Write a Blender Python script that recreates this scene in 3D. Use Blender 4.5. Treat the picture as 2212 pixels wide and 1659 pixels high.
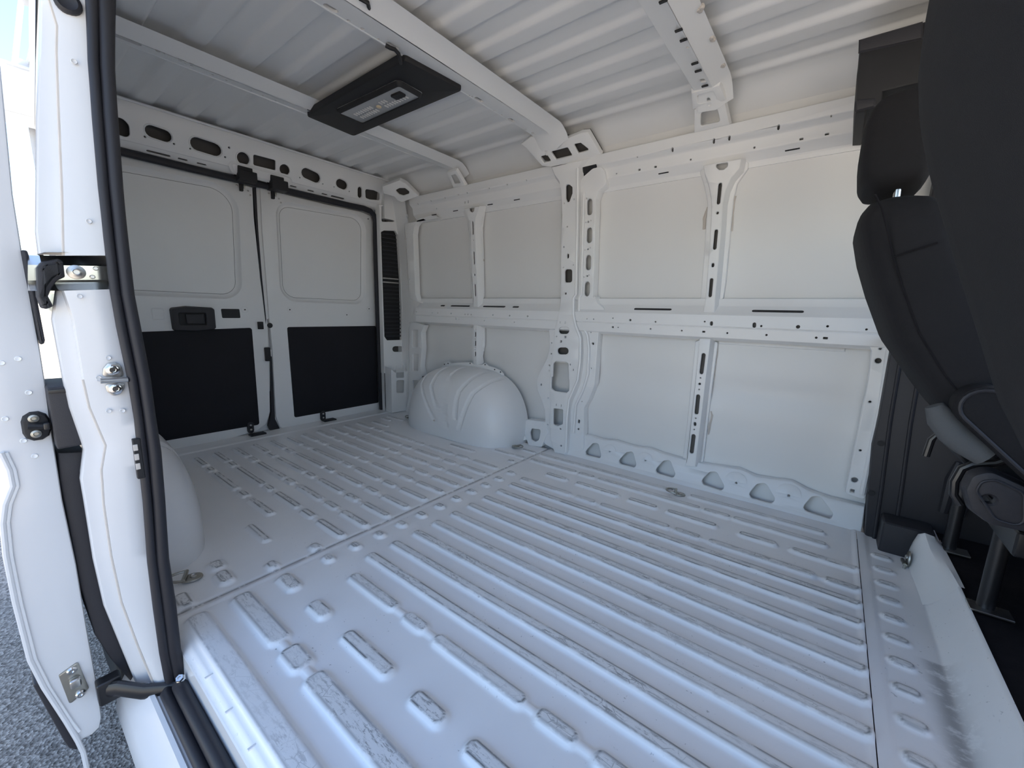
import bpy, bmesh, math, random
import numpy as np
from mathutils import Vector, Matrix, geometry
random.seed(7)
for o in list(bpy.data.objects): bpy.data.objects.remove(o, do_unlink=True)
scene = bpy.context.scene
COL = scene.collection
# ------------------------------------------------------------------ camera
FPX = 886.228
RM = np.array([[0.78730168,0.61604331,0.02543033],[0.12674087,-0.12133476,-0.98448699],[-0.60340104,0.77831132,-0.17360492]])
CAM = np.array([2.765, -1.0823, 0.79])
cd = bpy.data.cameras.new('camera'); cam = bpy.data.objects.new('camera', cd); COL.objects.link(cam)
cd.sensor_fit = 'HORIZONTAL'; cd.sensor_width = 36.0; cd.lens = FPX/2212*36.0; cd.clip_start = 0.02; cd.clip_end = 500
m = Matrix.Identity(4)
for i in range(3):
    m[i][0] = RM[0][i]; m[i][1] = -RM[1][i]; m[i][2] = -RM[2][i]; m[i][3] = CAM[i]
cam.matrix_world = m
scene.camera = cam
# ------------------------------------------------------------------ sky, sun, exposure
SUN_ROT, SUN_EL = math.radians(60), math.radians(50)      # from the front left of the van
SUNV = Vector((math.cos(SUN_EL)*math.cos(SUN_ROT), math.cos(SUN_EL)*math.sin(SUN_ROT), math.sin(SUN_EL)))
w = bpy.data.worlds.new('world'); scene.world = w; w.use_nodes = True
nt = w.node_tree; nt.nodes.clear()
sky = nt.nodes.new('ShaderNodeTexSky'); sky.sky_type = 'NISHITA'; sky.sun_disc = False
sky.sun_elevation = SUN_EL; sky.sun_rotation = math.pi/2 - SUN_ROT; sky.altitude = 100; sky.air_density = 1.0; sky.dust_density = 2.0; sky.ozone_density = 1.0
bg = nt.nodes.new('ShaderNodeBackground'); bg.inputs['Strength'].default_value = 0.27
wo = nt.nodes.new('ShaderNodeOutputWorld')
nt.links.new(sky.outputs[0], bg.inputs[0]); nt.links.new(bg.outputs[0], wo.inputs[0])
sd = bpy.data.lights.new('sun', 'SUN'); sd.energy = 9.0; sd.angle = math.radians(0.53); sd.color = (1.0, 0.93, 0.82)
sun = bpy.data.objects.new('sun', sd); COL.objects.link(sun)
sun.rotation_euler = SUNV.to_track_quat('Z', 'Y').to_euler()
vs = scene.view_settings
vs.view_transform = 'Standard'; vs.look = 'None'; vs.gamma = 1.0; vs.use_curve_mapping = False
vs.exposure = 1.03
# ------------------------------------------------------------------ photo to place
def ray(u, v):
    return RM.T @ np.array([(u-1106)/FPX, (v-829.5)/FPX, 1.0])
def px(u, v, **k):
    (a, val), = k.items(); i = 'xyz'.index(a); d = ray(u, v)
    return CAM + d*((val-CAM[i])/d[i])
def Z(ox, oy, s):
    return lambda pts: [(ox+a/s, oy+b/s) for a, b in pts]
T1 = Z(1120,260,4.254); T2 = Z(1120,620,4.254); T3 = Z(1500,200,4.254); T4 = Z(1500,620,4.254)
T5 = Z(780,360,4.254); T6 = Z(780,680,4.254); T7 = Z(1150,900,3.4); T8 = Z(1200,0,3.687)
H3 = Z(240,220,7.373); H4 = Z(480,290,7.373); H5 = Z(700,330,7.373)
# ------------------------------------------------------------------ materials
MATS = {}
def mat(name, col, rough=0.5, metal=0.0, spec=0.5, bump=0.0, bscale=200.0, var=0.0, vscale=6.0, coat=0.0):
    mt = bpy.data.materials.new(name); mt.use_nodes = True; n = mt.node_tree.nodes; l = mt.node_tree.links
    b = n['Principled BSDF']; b.inputs['Base Color'].default_value = (*col, 1); b.inputs['Roughness'].default_value = rough
    b.inputs['Metallic'].default_value = metal; b.inputs['Specular IOR Level'].default_value = spec; b.inputs['Coat Weight'].default_value = coat
    tc = n.new('ShaderNodeTexCoord')
    if var:
        ns = n.new('ShaderNodeTexNoise'); ns.inputs['Scale'].default_value = vscale; ns.inputs['Detail'].default_value = 4
        l.new(tc.outputs['Object'], ns.inputs['Vector'])
        mx = n.new('ShaderNodeMix'); mx.data_type = 'RGBA'
        mx.inputs['A'].default_value = (*[c*(1-var) for c in col], 1); mx.inputs['B'].default_value = (*[min(1, c*(1+var)) for c in col], 1)
        l.new(ns.outputs['Fac'], mx.inputs['Factor']); l.new(mx.outputs['Result'], b.inputs['Base Color'])
    if bump:
        nb = n.new('ShaderNodeTexNoise'); nb.inputs['Scale'].default_value = bscale; nb.inputs['Detail'].default_value = 3
        l.new(tc.outputs['Object'], nb.inputs['Vector'])
        bp = n.new('ShaderNodeBump'); bp.inputs['Strength'].default_value = bump; bp.inputs['Distance'].default_value = 0.002
        l.new(nb.outputs['Fac'], bp.inputs['Height']); l.new(bp.outputs['Normal'], b.inputs['Normal'])
    MATS[name] = mt
    return mt
mat('paint', (0.88,0.88,0.875), 0.34, spec=0.5, bump=0.05, bscale=90, var=0.02, vscale=3)
mat('paint_gloss', (0.72,0.72,0.725), 0.22, spec=0.5, var=0.015, vscale=3)
mat('skin', (0.83,0.825,0.81), 0.42, bump=0.08, bscale=60, var=0.02, vscale=2)
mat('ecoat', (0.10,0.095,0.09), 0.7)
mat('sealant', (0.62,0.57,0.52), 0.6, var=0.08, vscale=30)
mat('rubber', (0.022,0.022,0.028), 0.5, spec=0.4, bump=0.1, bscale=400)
mat('plastic', (0.018,0.018,0.02), 0.55, spec=0.4, bump=0.2, bscale=700)
mat('trim_plastic', (0.032,0.031,0.036), 0.5, spec=0.4, bump=0.2, bscale=600, var=0.1)
mat('board', (0.012,0.012,0.016), 0.7, spec=0.3, bump=0.25, bscale=500, var=0.15, vscale=9)
mat('fabric', (0.017,0.0165,0.0185), 0.85, spec=0.25, bump=0.5, bscale=900, var=0.12, vscale=14)
mat('grey_fabric', (0.11,0.115,0.12), 0.85, spec=0.25, bump=0.5, bscale=900)
mat('carpet', (0.016,0.015,0.017), 0.95, spec=0.1, bump=0.6, bscale=300, var=0.3, vscale=30)
mat('black_metal', (0.012,0.012,0.014), 0.36, metal=0.0, spec=0.6)
mat('steel', (0.55,0.54,0.52), 0.32, metal=1.0, var=0.05, vscale=40)
mat('chrome', (0.75,0.74,0.72), 0.16, metal=1.0)
mat('zinc', (0.42,0.41,0.37), 0.4, metal=1.0, var=0.1, vscale=60)
mat('zip_white', (0.8,0.8,0.8), 0.4)
mat('tyre', (0.02,0.02,0.021), 0.8, spec=0.3, bump=0.3, bscale=150)
mat('lens', (0.42,0.43,0.44), 0.25, spec=0.5)
mat('lens_rib', (0.70,0.70,0.68), 0.3, spec=0.5)
mat('amber', (0.75,0.62,0.42), 0.4, spec=0.4)
mat('pale_concrete', (0.44,0.40,0.335), 0.9, bump=0.3, bscale=20, var=0.12, vscale=0.6)
mat('building', (0.62,0.56,0.45), 0.9, var=0.06, vscale=1.5)
mat('exterior', (0.78,0.78,0.79), 0.18, spec=0.5, coat=0.3)
def floor_mat():
    mt = bpy.data.materials.new('floor_paint'); mt.use_nodes = True; n = mt.node_tree.nodes; l = mt.node_tree.links
    b = n['Principled BSDF']; b.inputs['Roughness'].default_value = 0.30
    tc = n.new('ShaderNodeTexCoord')
    at = n.new('ShaderNodeAttribute'); at.attribute_name = 'wear'
    def noise(scale, sx=1, sy=1, det=5, rough=.6, rot=0):
        mp = n.new('ShaderNodeMapping'); mp.inputs['Scale'].default_value = (sx, sy, 1); mp.inputs['Rotation'].default_value = (0,0,rot)
        ns = n.new('ShaderNodeTexNoise'); ns.inputs['Scale'].default_value = scale; ns.inputs['Detail'].default_value = det; ns.inputs['Roughness'].default_value = rough
        l.new(tc.outputs['Object'], mp.inputs[0]); l.new(mp.outputs[0], ns.inputs['Vector']); return ns.outputs['Fac']
    def mth(op, a, c=None, clamp=False):
        q = n.new('ShaderNodeMath'); q.operation = op; q.use_clamp = clamp
        for i, s in enumerate((a, c)):
            if s is None: continue
            if hasattr(s, 'is_output'): l.new(s, q.inputs[i])
            else: q.inputs[i].default_value = s
        return q.outputs[0]
    def ramp(s, a, c):
        r = n.new('ShaderNodeMapRange'); r.interpolation_type = 'SMOOTHSTEP'; r.inputs['From Min'].default_value = a; r.inputs['From Max'].default_value = c; l.new(s, r.inputs['Value']); return r.outputs[0]
    wear = at.outputs['Fac']
    sc1 = ramp(noise(60, 0.5, 2.2, 6, .75), .50, .62)
    sc2 = ramp(noise(90, 1.6, .6, 6, .75, .7), .60, .68)
    vor = n.new('ShaderNodeTexVoronoi'); vor.feature = 'DISTANCE_TO_EDGE'; vor.inputs['Scale'].default_value = 42
    mpv = n.new('ShaderNodeMapping'); mpv.inputs['Scale'].default_value = (.7,1.1,1); l.new(tc.outputs['Object'], mpv.inputs[0]); l.new(mpv.outputs[0], vor.inputs['Vector'])
    crack = mth('MULTIPLY', mth('SUBTRACT', 1.0, ramp(vor.outputs['Distance'], .0, .035)), ramp(noise(9), .45, .6))
    patch = ramp(noise(3.5, det=2), .42, .62)
    scr = mth('MAXIMUM', mth('MAXIMUM', mth('MULTIPLY', sc1, .75), sc2), mth('MULTIPLY', crack, .8))
    a1 = mth('MULTIPLY', wear, mth('ADD', mth('MULTIPLY', patch, .7), .3))
    thr = mth('MULTIPLY', a1, scr, True)
    edge = n.new('ShaderNodeAttribute'); edge.attribute_name = 'edge'
    e1 = mth('MULTIPLY', edge.outputs['Fac'], ramp(noise(30, .5, 1.0, 5, .7), .36, .52))
    # stray flecks over the whole sheet
    fl = mth('MULTIPLY', ramp(noise(130, 1, 1, 2, .5), .70, .75), ramp(noise(4), .45, .65))
    tot = mth('MAXIMUM', mth('MAXIMUM', mth('MULTIPLY', thr, .95), mth('MULTIPLY', e1, 1.0)), mth('MULTIPLY', fl, .6), True)
    grime = ramp(noise(2.2, det=4), .35, .75)
    base = n.new('ShaderNodeMix'); base.data_type = 'RGBA'; base.inputs['A'].default_value = (.93,.93,.935,1); base.inputs['B'].default_value = (.89,.89,.89,1); l.new(grime, base.inputs['Factor'])
    dull = n.new('ShaderNodeMix'); dull.data_type = 'RGBA'; dull.inputs['B'].default_value = (.70,.70,.69,1); l.new(base.outputs['Result'], dull.inputs['A']); l.new(mth('MULTIPLY', wear, .45), dull.inputs['Factor'])
    fin = n.new('ShaderNodeMix'); fin.data_type = 'RGBA'; fin.inputs['B'].default_value = (.13,.135,.14,1); l.new(dull.outputs['Result'], fin.inputs['A']); l.new(tot, fin.inputs['Factor'])
    l.new(fin.outputs['Result'], b.inputs['Base Color'])
    l.new(mth('ADD', mth('MULTIPLY', wear, .2), .28), b.inputs['Roughness'])
    bp = n.new('ShaderNodeBump'); bp.inputs['Strength'].default_value = .12; bp.inputs['Distance'].default_value = .002
    l.new(noise(35), bp.inputs['Height']); l.new(bp.outputs['Normal'], b.inputs['Normal'])
    MATS['floor_paint'] = mt
floor_mat()
def asphalt_mat():
    mt = bpy.data.materials.new('asphalt'); mt.use_nodes = True; n = mt.node_tree.nodes; l = mt.node_tree.links
    b = n['Principled BSDF']; b.inputs['Roughness'].default_value = 0.85
    tc = n.new('ShaderNodeTexCoord'); vr = n.new('ShaderNodeTexVoronoi'); vr.inputs['Scale'].default_value = 130
    l.new(tc.outputs['Object'], vr.inputs['Vector'])
    cr = n.new('ShaderNodeValToRGB'); cr.color_ramp.elements[0].color = (.15,.132,.115,1); cr.color_ramp.elements[1].color = (.52,.465,.41,1)
    sp = n.new('ShaderNodeSeparateColor'); l.new(vr.outputs['Color'], sp.inputs[0]); l.new(sp.outputs[0], cr.inputs[0]); l.new(cr.outputs[0], b.inputs['Base Color'])
    bp = n.new('ShaderNodeBump'); bp.inputs['Strength'].default_value = .8; bp.inputs['Distance'].default_value = .006; l.new(vr.outputs['Distance'], bp.inputs['Height']); l.new(bp.outputs['Normal'], b.inputs['Normal'])
    MATS['asphalt'] = mt
asphalt_mat()
# ------------------------------------------------------------------ builders
class MB:
    def __init__(s): s.v = []; s.f = []
    def add(s, vs, fs):
        o = len(s.v); s.v += [tuple(map(float, p)) for p in vs]; s.f += [tuple(i+o for i in f) for f in fs]; return s
    def box(s, c, d, rz=0, bev=0, rot=None):
        bm = bmesh.new(); bmesh.ops.create_cube(bm, size=1)
        bmesh.ops.scale(bm, vec=d, verts=bm.verts)
        if bev: bmesh.ops.bevel(bm, geom=bm.edges[:], offset=min(bev, min(d)*.45), segments=3, affect='EDGES', profile=.6)
        M = Matrix.Translation(c) @ (rot.to_4x4() if rot else Matrix.Rotation(rz, 4, 'Z'))
        bm.verts.index_update()
        s.add([M @ v.co for v in bm.verts], [[v.index for v in f.verts] for f in bm.faces]); bm.free(); return s
    def tube(s, pts, r, n=10, cap=True, sq=None):
        """round bar along a path; r may be a list, sq=(a,b) makes it an oval of half sizes a,b"""
        P = [Vector(p) for p in pts]; k = len(P); rings = []; up = None
        for i in range(k):
            t = (P[min(i+1,k-1)]-P[max(i-1,0)]).normalized()
            if up is None: up = Vector((0,0,1)) if abs(t.z) < .9 else Vector((1,0,0))
            a = t.cross(up).normalized(); b2 = a.cross(t).normalized(); up = b2
            rr = r[i] if isinstance(r, (list, tuple)) else r
            ring = []
            for j in range(n):
                q = 2*math.pi*j/n
                ca, sa = math.cos(q), math.sin(q)
                if sq: ca, sa = ca*sq[0], sa*sq[1]; ring.append(P[i]+a*ca+b2*sa)
                else: ring.append(P[i]+a*ca*rr+b2*sa*rr)
            rings.append(ring)
        vs = [p for ring in rings for p in ring]; fs = []
        for i in range(k-1):
            for j in range(n):
                fs.append((i*n+j, i*n+(j+1)%n, (i+1)*n+(j+1)%n, (i+1)*n+j))
        if cap: fs += [tuple(range(n))[::-1], tuple((k-1)*n+j for j in range(n))]
        return s.add(vs, fs)
    def lathe(s, prof, org, ax, n=24):
        """prof: (radius, height) pairs about axis ax from org"""
        ax = Vector(ax).normalized(); a = ax.orthogonal().normalized(); b2 = ax.cross(a); org = Vector(org)
        vs = []; fs = []
        for r, h in prof:
            for j in range(n):
                q = 2*math.pi*j/n; vs.append(org+ax*h+(a*math.cos(q)+b2*math.sin(q))*r)
        for i in range(len(prof)-1):
            for j in range(n): fs.append((i*n+j, i*n+(j+1)%n, (i+1)*n+(j+1)%n, (i+1)*n+j))
        if prof[0][0] > 1e-5: fs.append(tuple(range(n))[::-1])
        if prof[-1][0] > 1e-5: fs.append(tuple((len(prof)-1)*n+j for j in range(n)))
        return s.add(vs, fs)
    def prism(s, pts3, d):
        """closed polygon pts3 pushed by vector d"""
        k = len(pts3); P = [Vector(p) for p in pts3]; d = Vector(d)
        return s.add(P+[p+d for p in P], [tuple(range(k))[::-1], tuple(range(k, 2*k))]+[(i, (i+1)%k, k+(i+1)%k, k+i) for i in range(k)])
    def loft(s, rows, closed=False):
        k = len(rows[0]); vs = [p for r in rows for p in r]; fs = []
        for i in range(len(rows)-1):
            for j in range(k if closed else k-1):
                fs.append((i*k+j, i*k+(j+1)%k, (i+1)*k+(j+1)%k, (i+1)*k+j))
        return s.add(vs, fs)
    def build(s, name, mt, parent=None, sharp=32, weld=1e-5, label=None):
        me = bpy.data.meshes.new(name); bm = bmesh.new()
        vv = [bm.verts.new(p) for p in s.v]
        for f in s.f:
            if len(set(f)) > 2:
                try: bm.faces.new([vv[i] for i in f])
                except ValueError: pass
        if weld: bmesh.ops.remove_doubles(bm, verts=bm.verts, dist=weld)
        bmesh.ops.recalc_face_normals(bm, faces=bm.faces)
        bm.to_mesh(me); bm.free()
        me.polygons.foreach_set('use_smooth', [True]*len(me.polygons)); me.set_sharp_from_angle(angle=math.radians(sharp))
        me.materials.append(MATS[mt] if isinstance(mt, str) else mt)
        o = bpy.data.objects.new(name, me); COL.objects.link(o)
        if parent is not None: o.parent = parent
        if label: o['label'] = label
        return o
def empty(name, loc=(0,0,0)):
    o = bpy.data.objects.new(name, None); COL.objects.link(o); o.location = loc; o.empty_display_size = .05; return o
def tag(o, label, cat, group=None, kind=None):
    o['label'] = label; o['category'] = cat
    if group: o['group'] = group
    if kind: o['kind'] = kind
    return o
def struct(o, label=None):
    o['kind'] = 'structure'
    if label: o['label'] = label
    return o
def att(o, root):
    """hang a part built in world space on a thing whose origin is at root.location"""
    o.parent = root; o.matrix_parent_inverse = Matrix.Translation(root.location).inverted(); return o
# 2D shapes
def circ(c, r, n=10): return [(c[0]+r*math.cos(2*math.pi*i/n), c[1]+r*math.sin(2*math.pi*i/n)) for i in range(n)]
def pill(a, b, r, n=5):
    a, b = Vector(a), Vector(b); d = (b-a); d = d.normalized() if d.length > 1e-9 else Vector((1,0)); q = math.atan2(d.y, d.x); out = []
    for i in range(n+1): t = q-math.pi/2+math.pi*i/n; out.append((b.x+r*math.cos(t), b.y+r*math.sin(t)))
    for i in range(n+1): t = q+math.pi/2+math.pi*i/n; out.append((a.x+r*math.cos(t), a.y+r*math.sin(t)))
    return out
def fillet(P, r, n=4):
    """round every corner of polygon P by radius r (a number or one per corner)"""
    k = len(P); out = []
    for i in range(k):
        p0, p1, p2 = Vector(P[i-1]), Vector(P[i]), Vector(P[(i+1)%k]); rr = r[i] if isinstance(r, (list, tuple)) else r
        a, b = p0-p1, p2-p1; la, lb = a.length, b.length
        if rr <= 0 or la < 1e-9 or lb < 1e-9: out.append(tuple(p1)); continue
        a /= la; b /= lb; ang = math.acos(max(-1, min(1, a.dot(b))))
        if ang > math.pi*.97: out.append(tuple(p1)); continue
        t = min(rr/math.tan(ang/2), la*.48, lb*.48); rr = t*math.tan(ang/2)
        c = p1+(a+b).normalized()*(rr/math.sin(ang/2)); s0 = p1+a*t-c; s1 = p1+b*t-c
        a0, a1 = math.atan2(s0.y, s0.x), math.atan2(s1.y, s1.x); da = (a1-a0+math.pi)%(2*math.pi)-math.pi
        for j in range(n+1): q = a0+da*j/n; out.append((c.x+rr*math.cos(q), c.y+rr*math.sin(q)))
    return out
def rect(x0, y0, x1, y1, r=0): return fillet([(x0,y0),(x1,y0),(x1,y1),(x0,y1)], r) if r else [(x0,y0),(x1,y0),(x1,y1),(x0,y1)]
def area(P): return .5*sum(P[i-1][0]*P[i][1]-P[i][0]*P[i-1][1] for i in range(len(P)))
def offset(P, d):
    """push polygon outline outward by d"""
    k = len(P); s = 1 if area(P) > 0 else -1; out = []
    for i in range(k):
        p0, p1, p2 = Vector(P[i-1]), Vector(P[i]), Vector(P[(i+1)%k])
        e0, e1 = (p1-p0), (p2-p1)
        e0 = e0.normalized() if e0.length > 1e-9 else e1.normalized(); e1 = e1.normalized() if e1.length > 1e-9 else e0
        n0, n1 = Vector((e0.y,-e0.x))*s, Vector((e1.y,-e1.x))*s; b = n0+n1
        if b.length < 1e-6: b = n0
        b.normalize(); c = max(.4, b.dot(n0)); out.append((p1.x+b.x*d/c, p1.y+b.y*d/c))
    return out
def inside(P, pts):
    x, y = pts[:,0], pts[:,1]; r = np.zeros(len(pts), bool); P = np.array(P); j = len(P)-1
    for i in range(len(P)):
        xi, yi = P[i]; xj, yj = P[j]
        with np.errstate(divide='ignore', invalid='ignore'):
            c = ((yi > y) != (yj > y)) & (x < (xj-xi)*(y-yi)/(yj-yi+1e-30)+xi)
        r ^= c; j = i
    return r
def sheet(mb, fn, outline, holes=(), depth=.03, draft=0.0, lip=.008, bev=.003, step=None, rows=(), hdraft=0.0):
    """pressed sheet: face with holes, rounded rim, skirt going back by depth. fn(a,b,w) gives the point in the place"""
    if bev: face_o = offset(outline, -bev); face_h = [offset(h, bev*.6) for h in holes]
    else: face_o = outline; face_h = list(holes)
    V = [Vector(p) for p in face_o]; E = [(i, (i+1)%len(V)) for i in range(len(V))]
    for h in face_h:
        o = len(V); V += [Vector(p) for p in h]; E += [(o+i, o+(i+1)%len(h)) for i in range(len(h))]
    xs = [p[0] for p in face_o]; ys = [p[1] for p in face_o]; ex = []
    if step:
        for a in np.arange(min(xs)+step/2, max(xs), step):
            for b in np.arange(min(ys)+step/2, max(ys), step): ex.append((a, b))
    for b in rows:
        if min(ys) < b < max(ys):
            cr = []                                     # crossings of the row with outline and holes
            for Q in [face_o]+face_h:
                for i in range(len(Q)):
                    (ax, ay), (bx, by) = Q[i-1], Q[i]
                    if (ay > b) != (by > b): cr.append(ax+(b-ay)/(by-ay)*(bx-ax))
            cr.sort()
            for i in range(0, len(cr)-1, 2):
                if cr[i+1]-cr[i] > 1e-4: V += [Vector((cr[i], b)), Vector((cr[i+1], b))]; E.append((len(V)-2, len(V)-1))
    if ex:
        ex = np.array(ex); ok = inside(face_o, ex)
        for h in face_h: ok &= ~inside(offset(h, .004), ex)
        V += [Vector(p) for p in ex[ok]]
    r = geometry.delaunay_2d_cdt(V, E, [], 0, 1e-6)
    pv = np.array([tuple(p) for p in r[0]]); tri = [f for f in r[2]]
    c = np.array([pv[list(f)].mean(0) for f in tri]); ok = inside(face_o, c)
    for h in face_h: ok &= ~inside(h, c)
    mb.add([fn(a, b, 0) for a, b in pv], [f for f, k in zip(tri, ok) if k])
    def ring(Ps, ws):
        n = len(Ps[0]); mb.loft([[fn(a, b, wv) for a, b in P]+[fn(P[0][0], P[0][1], wv)] for P, wv in zip(Ps, ws)])
    if depth or bev:
        Ps, ws = [face_o], [0]
        if bev: Ps += [offset(outline, -bev*.3), outline]; ws += [-bev*.3, -bev]
        if depth: Ps.append(offset(outline, draft) if draft else outline); ws.append(-depth)
        ring(Ps, ws)
    for h, fh in zip(holes, face_h):
        Ps, ws = [fh], [0]
        if bev: Ps.append(h); ws.append(-bev*.6)
        if lip: Ps.append(offset(h, -hdraft) if hdraft else h); ws.append(-lip)
        ring(Ps, ws)
    return mb
def surf(ys):
    """wall surface y = ys(z); returns fn(a=x,b=z,w toward the room) and a photo picker"""
    def fn(a, b, wv): return (a, float(ys(b))-wv, b)
    def pick(pts):
        out = []
        for u, v in pts:
            d = ray(u, v); t = np.linspace(.5, 4.5, 900); g = CAM[1]+t*d[1]-ys(CAM[2]+t*d[2])
            i = int(np.argmax(g > 0)); tt = t[i-1]-g[i-1]*(t[i]-t[i-1])/(g[i]-g[i-1]); p = CAM+d*tt; out.append((p[0], p[2]))
        return out
    return fn, pick
class Flat:
    """flat surface through o facing n (toward the room)"""
    def __init__(s, o, n, up=(0,0,1)):
        s.o = Vector(o); s.n = Vector(n).normalized(); s.a = Vector(up).cross(s.n).normalized(); s.b = s.n.cross(s.a)
    def fn(s, a, b, wv): return s.o+s.a*a+s.b*b+s.n*wv
    def pick(s, pts):
        out = []
        for u, v in pts:
            d = Vector(ray(u, v)); c = Vector(CAM); p = c+d*((s.o-c).dot(s.n)/d.dot(s.n))-s.o; out.append((p.dot(s.a), p.dot(s.b)))
        return out
    def uv(s, pts): return [((Vector(p)-s.o).dot(s.a), (Vector(p)-s.o).dot(s.b)) for p in pts]
# holes read off the photo; sizes in tile units, scaled by the local size of a tile unit on the surface
def unit(pick, T, u, v):
    a, b = pick(T([(u, v-3), (u, v+3)])); return math.hypot(a[0]-b[0], a[1]-b[1])/6
def hdots(pick, T, items):
    return [circ(pick(T([(u, v)]))[0], r*unit(pick, T, u, v), 10) for u, v, r in items]
def hsq(pick, T, items):
    out = []
    for it in items:
        u, v, wd = it[:3]; ht = it[3] if len(it) > 3 else wd
        c = pick(T([(u, v)]))[0]; k = unit(pick, T, u, v)/2; a, b = wd*k, ht*k
        out.append(fillet([(c[0]-a, c[1]-b), (c[0]+a, c[1]-b), (c[0]+a, c[1]+b), (c[0]-a, c[1]+b)], min(a, b)*.3, 2))
    return out
def hpill(pick, T, items):
    out = []
    for u0, v0, u1, v1, r in items:
        a, b = pick(T([(u0, v0), (u1, v1)])); out.append(pill(a, b, r*unit(pick, T, u0, v0)))
    return out
def hpoly(pick, T, pts, r): return fillet(pick(T(pts)), r, 3)
# ================================================================== ground and background
g = MB(); GZ = -.53
g.add([(-2.6,-3.2,GZ),(30,-3.2,GZ),(30,30,GZ),(-2.6,30,GZ)], [(0,1,2,3)])  # asphalt stops early beside the doorway; the pale ground added there bounces light in
struct(g.build('ground', 'asphalt'), 'grey asphalt ground beside the van')
g = MB(); g.add([(-200,-200,GZ-.02),(200,-200,GZ-.02),(200,200,GZ-.02),(-200,200,GZ-.02)], [(0,1,2,3)])
struct(g.build('ground', 'pale_concrete'), 'pale sunlit yard beyond the asphalt')
# ================================================================== floor
XF0, XF1, YF0, YF1 = .02, 2.925, -.887, .885
PITCH = .0921
beads = []            # (x0, y0, x1, y1, half width at base)
def bead(x0, x1, y, hw=.0245, wf=1.0): beads.append((x0, x1, y, hw, wf))
def chain(parts, y, hw=.0245, neck=.012):
    """a line of raised beads joined by narrow necks"""
    for i, (a, b) in enumerate(parts):
        bead(a, b, y, hw)
        if i: bead(parts[i-1][1]-.005, a+.005, y, neck, 0.0)
for k in range(1, 10): bead(1.69, 2.905, -.495+PITCH*k)
MCH = [(1.745,1.925),(1.995,2.045),(2.11,2.35),(2.41,2.47),(2.535,2.62),(2.68,2.905)]
chain(MCH, -.496)
chain([(1.69,1.93),(1.985,2.05),(2.10,2.355),(2.40,2.465),(2.52,2.80),(2.85,2.905)], .415)
for a, b in ((1.59,1.648),(1.768,1.815),(1.935,2.082),(2.19,2.25),(2.345,2.50),(2.60,2.66),(2.75,2.905)): bead(a, b, -.627, .026)
for a, b in ((1.75,1.835),(1.915,2.095),(2.17,2.265),(2.335,2.49),(2.595,2.685),(2.755,2.905)): bead(a, b, .543)
chain([(1.59,1.81),(1.875,1.925),(1.99,2.33),(2.40,2.46),(2.53,2.905)], -.736, .032, .013)
chain([(1.575,1.825),(1.866,1.922),(1.97,2.405),(2.447,2.517),(2.556,2.825)], .655)
bead(1.59, 2.905, -.836, .032, .5)
for a, b in ((1.57,2.265),(2.366,2.815)): bead(a, b, .756)
for k in range(11): bead(1.588, 1.602, -.496+.0932*k, .022)
bead(1.49, 1.504, -.49, .022); bead(1.487, 1.501, -.622, .022); bead(1.485, 1.498, .571, .02)
RCH = [(.255,.41),(.462,.508),(.57,.835),(.88,.925),(.995,1.165),(1.228,1.285),(1.352,1.492)]
for k in range(11):
    y = -.488+.0927*k
    if k == 0: chain([(.27,.40),(.47,.50),(.57,.80),(.87,.91),(.98,1.145)], y, .022, .009)
    else: chain(RCH, y, .022, .010)
for a, b, y in ((1.20,1.33,-.575),(1.06,1.235,.548),(1.32,1.44,.65),(1.46,1.505,.655),(1.435,1.502,.766),(.30,.45,.53),(.26,.34,.63),(.25,.40,.69)): bead(a, b, y, .018)
for a, b, y in ((1.36,1.38,-.73),(1.43,1.47,-.735),(1.46,1.50,-.84)): bead(a, b, y, .026)
xs = np.unique(np.concatenate([np.arange(XF0, 1.6, .0055), np.arange(1.6, XF1+.001, .0045)])); ys_ = np.arange(YF0, YF1+.001, .0042)
GX, GY = np.meshgrid(xs, ys_, indexing='ij'); Hh = np.zeros_like(GX); WE = np.zeros_like(GX); ED = np.zeros_like(GX)
def sstep(t): t = np.clip(t, 0, 1); return t*t*(3-2*t)
for a, b, y, hw, wf in beads:
    i0, i1 = np.searchsorted(xs, a-.05), np.searchsorted(xs, b+.05); j0, j1 = np.searchsorted(ys_, y-hw-.01), np.searchsorted(ys_, y+hw+.01)
    X, Y = GX[i0:i1, j0:j1], GY[i0:i1, j0:j1]
    r0 = min(hw, .024); dx = np.maximum(np.maximum(a-X, X-b), 0); ax_ = np.maximum(np.abs(Y-y)-(hw-r0), 0); d = np.hypot(dx, ax_)
    slope = min(.0125, hw*.55); ht = .0105*min(1, hw/.020)
    hh = ht*sstep((r0-d)/slope)
    np.maximum(Hh[i0:i1, j0:j1], hh, out=Hh[i0:i1, j0:j1])
    inn = r0-slope*.97
    wv = sstep((inn-d)/.003+.5)*wf
    ev = np.exp(-((d-inn+.0015)/.0020)**2)*wf*(.9 if a < 1.55 else 1)
    np.maximum(WE[i0:i1, j0:j1], wv, out=WE[i0:i1, j0:j1]); np.maximum(ED[i0:i1, j0:j1], ev, out=ED[i0:i1, j0:j1])
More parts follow.
